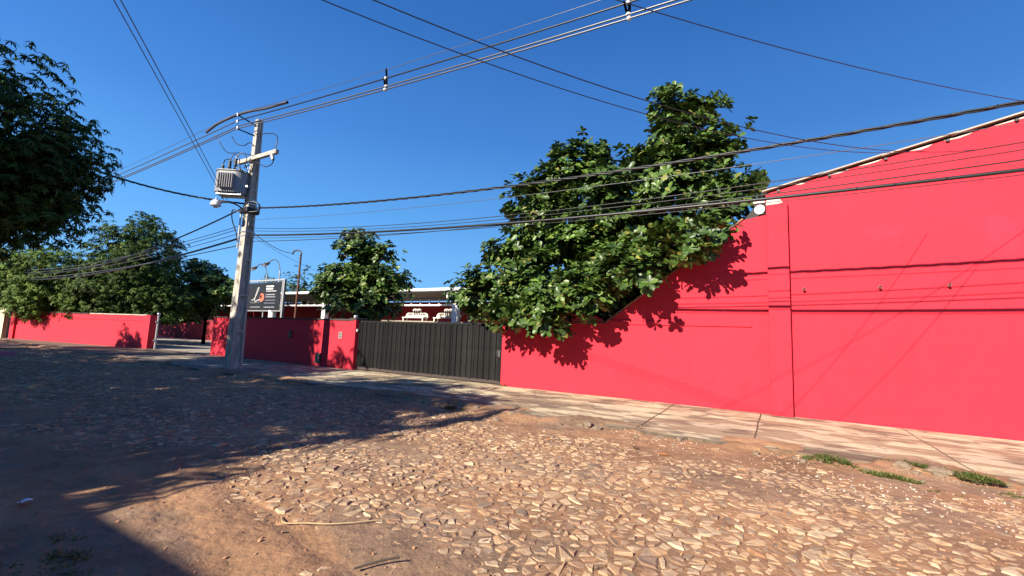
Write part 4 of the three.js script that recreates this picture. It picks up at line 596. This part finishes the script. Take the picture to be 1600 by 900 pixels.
// street trees on the camera's side
tree({ name: 'mango_tree', label: 'big dark mango tree filling the upper left corner', foot: [-23, 0, 13.8], seed: 707, fork: 3.4, r: 0.4, leaf: 0.24, per: 8, rosettes: 15, clump: 0.66, fill: 0.85, cols: mangoCols, twigs: 5, lobes: [[-22.5, 8.1, 10.9, 3.4, 3.2, 3.7], [-22, 6.9, 9.2, 3.2, 2.5, 2.3], [-22.8, 9.9, 13.5, 3.4, 2.3, 3.8], [-23, 6.0, 9.8, 3.4, 1.5, 2.4], [-22, 5.7, 7.7, 3, 1.4, 1.2], [-22, 7.2, 7.4, 2.6, 1.5, 1.0], [-24.5, 5.5, 8.4, 3, 1.6, 1.5]] });
const GT = 'street trees on the near side, out of frame';
tree({ name: 'mango_tree', label: 'broad street tree left of the camera shading the near road', foot: [-11.5, 0, 17.6], seed: 808, fork: 2.4, r: 0.3, leaf: 0.4, per: 7, rosettes: 8, clump: 0.55, fill: 0.5, cols: mangoCols, twigs: 8, group: GT, lobes: [[-11.2, 5.2, 17.2, 3.9, 2.4, 3.2], [-10.3, 3.4, 16.4, 3.6, 1.5, 2.6], [-8.8, 2.5, 15.9, 2.4, 1.1, 1.4], [-12.4, 7, 17, 3.2, 1.8, 2.8], [-14.5, 4.2, 17, 3.4, 2.2, 2.6], [-10.2, 5.6, 15.6, 3.0, 1.6, 2.0]] });
tree({ name: 'mango_tree', label: 'low broad street tree shading the middle of the road', foot: [-21.4, 0, 16.2], seed: 909, fork: 2.6, r: 0.3, leaf: 0.4, per: 7, rosettes: 8, clump: 0.55, fill: 0.5, cols: mangoCols, twigs: 8, group: GT, lobes: [[-22, 4.3, 15.4, 4.2, 1.9, 2.2], [-18.3, 4.2, 15.6, 3.2, 1.8, 2.2], [-27, 4.4, 15.2, 3.8, 1.9, 2.2], [-18.6, 6.7, 13.6, 2.3, 1.6, 1.5], [-17.2, 5.4, 14.8, 3.2, 1.6, 1.8], [-21.5, 5.8, 14.6, 3, 1.5, 1.8]] });
tree({ name: 'mango_tree', label: 'low street tree at the far left end of the road', foot: [-34, 0, 14.4], seed: 1010, fork: 2, r: 0.26, leaf: 0.42, per: 7, rosettes: 8, clump: 0.6, fill: 0.45, cols: mangoCols, twigs: 10, group: GT, lobes: [[-33, 5.0, 14.4, 4, 2.3, 2.6], [-36.4, 7.6, 14.6, 1.6, 1.2, 1.6], [-39, 4.1, 14.4, 4, 1.8, 2.6], [-29, 5.6, 13.6, 2.8, 2.2, 2.4], [-45, 4.2, 14.6, 4, 1.8, 2.8]] });

// ---------------------------------------------------------------- behind the camera: house with eave, thin pole
{
  const h = thing('near_house', 'plain rendered house with a broad eave behind the camera', 'house', [-2, 0, 18.6]);
  part(h, 'wall', box(11, 3.8, 6, 0, 1.9, 3.2), cream); part(h, 'roof', box(12.6, 0.22, 7.6, 0, 3.95, 3.1, 0.02), fibro); part(h, 'door', box(1, 2.1, 0.06, 1.5, 1.05, 0.18), rust); for (const x of [-3, 4]) { const w = part(h, 'window', box(1.4, 1.2, 0.06, x, 1.7, 0.18), white); part(w, 'pane', box(1.2, 1.0, 0.02, x, 1.7, 0.215), glassy); }
  const p = thing('service_pole', 'thin service pole on the near side of the street', 'pole', [-7.6, 0, 17]); part(p, 'shaft', cyl(0.11, 0.08, 7.5, 0, 3.7, 0, 10), poleConcrete); part(p, 'insulator_rack', box(0.1, 0.8, 0.16, 0.08, 6.6, -0.1), steel);
}
// ---------------------------------------------------------------- small things on the ground
function grassPatch(x, z, rx, rz, n, h, cols, label, seed, turn = 0, y0) {
  const rnd = rng(seed), B = Leaves();
  for (let i = 0; i < n; i++) {
    const a = rnd() * 6.28, r = Math.pow(rnd(), 0.55) * (0.45 + 1.0 * fbm(Math.cos(a) * 2 + 5, Math.sin(a) * 2 + 5, seed, 3)), lx = Math.cos(a) * r * rx, lz = Math.sin(a) * r * rz, X = lx * Math.cos(turn) + lz * Math.sin(turn), Z = -lx * Math.sin(turn) + lz * Math.cos(turn);
    if (fbm((x + X) * 9, (z + Z) * 9, 88, 3) < 0.46) continue; const d = V((rnd() - 0.5) * 2, 0.25 + 0.8 * rnd(), (rnd() - 0.5) * 2).normalize(), c = cols[Math.floor(rnd() * cols.length)], k = 0.7 + 0.6 * rnd();
    leaf(B, V(X, (y0 ?? soilY(x + X, z + Z)) - 0.004, Z), d, V(rnd() - 0.5, 0.6, rnd() - 0.5).normalize(), h * (0.5 + 0.8 * rnd()) * (1.15 - 0.6 * r), 0.006 + 0.009 * rnd(), [c[0] * k, c[1] * k, c[2] * k], false);
  }
  const m = solo('grass_patch', leafGeo(B), mangoLeaf, label, 'grass', 'weeds along the kerb', 'stuff'); m.position.set(x, 0, z); return m;
}
const gr1 = [[0.055, 0.08, 0.016], [0.085, 0.105, 0.024], [0.04, 0.06, 0.015], [0.13, 0.11, 0.045]], gr2 = [[0.1, 0.115, 0.03], [0.17, 0.15, 0.06], [0.07, 0.09, 0.02]];
grassPatch(-6.1, 4.45, 0.34, 0.14, 700, 0.09, gr1, 'small green grass tuft on the kerb before the gate', 1, -0.2);
grassPatch(0.48, 4.3, 0.36, 0.16, 1600, 0.1, gr1, 'green grass clump on the kerb right of the pilaster', 2, -0.35);
grassPatch(1.1, 4.68, 0.36, 0.11, 1200, 0.08, gr2, 'yellow green grass strip lying lowest on the dirt', 3, -0.3);
grassPatch(1.55, 4.05, 0.42, 0.13, 1800, 0.1, gr1, 'long dark green grass clump on the sidewalk edge', 4, -0.4, 0.066);
grassPatch(2.02, 4.22, 0.26, 0.18, 1500, 0.1, gr1, 'rounded green grass clump at the right end of the kerb', 5, -0.3, 0.06);
grassPatch(1.5, 5.08, 0.16, 0.07, 300, 0.06, gr2, 'tiny yellowish grass tuft out on the dirt', 6);
grassPatch(2.6, 4.75, 0.5, 0.12, 900, 0.07, gr2, 'sparse grass strip at the right edge of the picture', 7, -0.25);
grassPatch(-4.3, 10.95, 0.5, 0.14, 500, 0.05, gr2, 'thin grass on the dirt in the near left shadow', 8, -0.2);
grassPatch(-4.6, 11.5, 0.9, 0.4, 900, 0.05, gr1, 'dark grass cover in the near left corner', 9);
{ const w = grassPatch(-7.5, 0.1, 0.16, 0.07, 90, 0.2, gr1, 'small weed growing at the foot of the wall beside the gate', 21, 0, 0.05); }
{
  const dl = new THREE.Shape(); dl.moveTo(0, 0); dl.bezierCurveTo(0.05, 0.04, 0.1, 0.05, 0.16, 0); dl.bezierCurveTo(0.1, -0.06, 0.04, -0.05, 0, 0);
  for (const [x, z, r, s, label] of [[-1.62, 5.43, 0.4, 1, 'curled orange fallen leaf on the dirt below the wall'], [-3.22, 5.73, 1.9, 0.6, 'small yellow orange fallen leaf on the pebbly dirt'], [-1.9, 5.35, 2.6, 0.9, 'dark dry fallen leaf beside the orange one']]) {
    const g = new THREE.ExtrudeGeometry(dl, { depth: 0.002, bevelEnabled: false, curveSegments: 8 }); g.rotateX(-Math.PI / 2); const p = g.attributes.position; for (let i = 0; i < p.count; i++) p.setY(i, p.getY(i) + 1.6 * Math.pow(p.getX(i) - 0.08, 2) + 3 * p.getZ(i) * p.getZ(i)); g.computeVertexNormals(); g.rotateY(r); g.scale(s, s, s);
    const m = solo('fallen_leaf', g, std(label.startsWith('dark') ? [0.09, 0.05, 0.03] : [0.55, 0.2, 0.05], 0.7), label, 'leaf'); m.position.set(x, soilY(x, z) + 0.012, z);
  }
  const rp = [[-3.84, 9.72], [-3.68, 9.8], [-3.5, 9.71], [-3.36, 9.66], [-3.23, 9.55], [-3.09, 9.34]].map(([x, z]) => [x, soilY(x, z) + 0.02, z]); solo('dry_stalk', tube(rp, 0.0055, 40, 6), std([0.42, 0.3, 0.16], 0.9), 'long pale dry stalk lying curved on the road', 'stalk');
  const st = [[-2.62, 9.98], [-2.5, 9.84], [-2.42, 9.76]].map(([x, z], i) => [x, soilY(x, z) + 0.035 + i * 0.01, z]); solo('dark_stick', tube(st, 0.008, 16, 6), std([0.05, 0.035, 0.025], 0.9), 'short dark stick lying on the road at the bottom edge', 'stick');
  const lit = new THREE.PlaneGeometry(0.12, 0.07, 6, 4); { const p = lit.attributes.position; for (let i = 0; i < p.count; i++) p.setZ(i, 0.03 * Math.sin(p.getX(i) * 40) * Math.cos(p.getY(i) * 30)); lit.rotateX(-Math.PI / 2); lit.computeVertexNormals(); }
  const lm = solo('paper_scrap', lit, new THREE.MeshStandardMaterial({ color: 0xe8ecf2, side: THREE.DoubleSide, roughness: 0.7 }), 'crumpled white paper scrap in shade at the left edge', 'litter'); lm.position.set(-5.72, soilY(-5.72, 10.85) + 0.035, 10.85);
  // painted hump across the far road
  const sb = thing('speed_hump', 'low road hump painted in white and pink bands at the far left', 'speed hump', [-28.2, 0, 8.6]); const arc = new THREE.Shape(); arc.moveTo(-0.9, 0); arc.quadraticCurveTo(0, 0.26, 0.9, 0); arc.closePath();
  for (let i = 0; i < 7; i++) part(sb, 'painted_band', new THREE.ExtrudeGeometry(arc, { depth: 0.59, bevelEnabled: false, curveSegments: 10 }), i % 3 === 2 ? white : std([0.5, 0.05, 0.09], 0.8), [0, 0, -2.1 + i * 0.6]);
}
scene.traverse((o) => { if (o.isMesh) { o.castShadow = true; o.receiveShadow = true; } });
renderer.render(scene, camera);
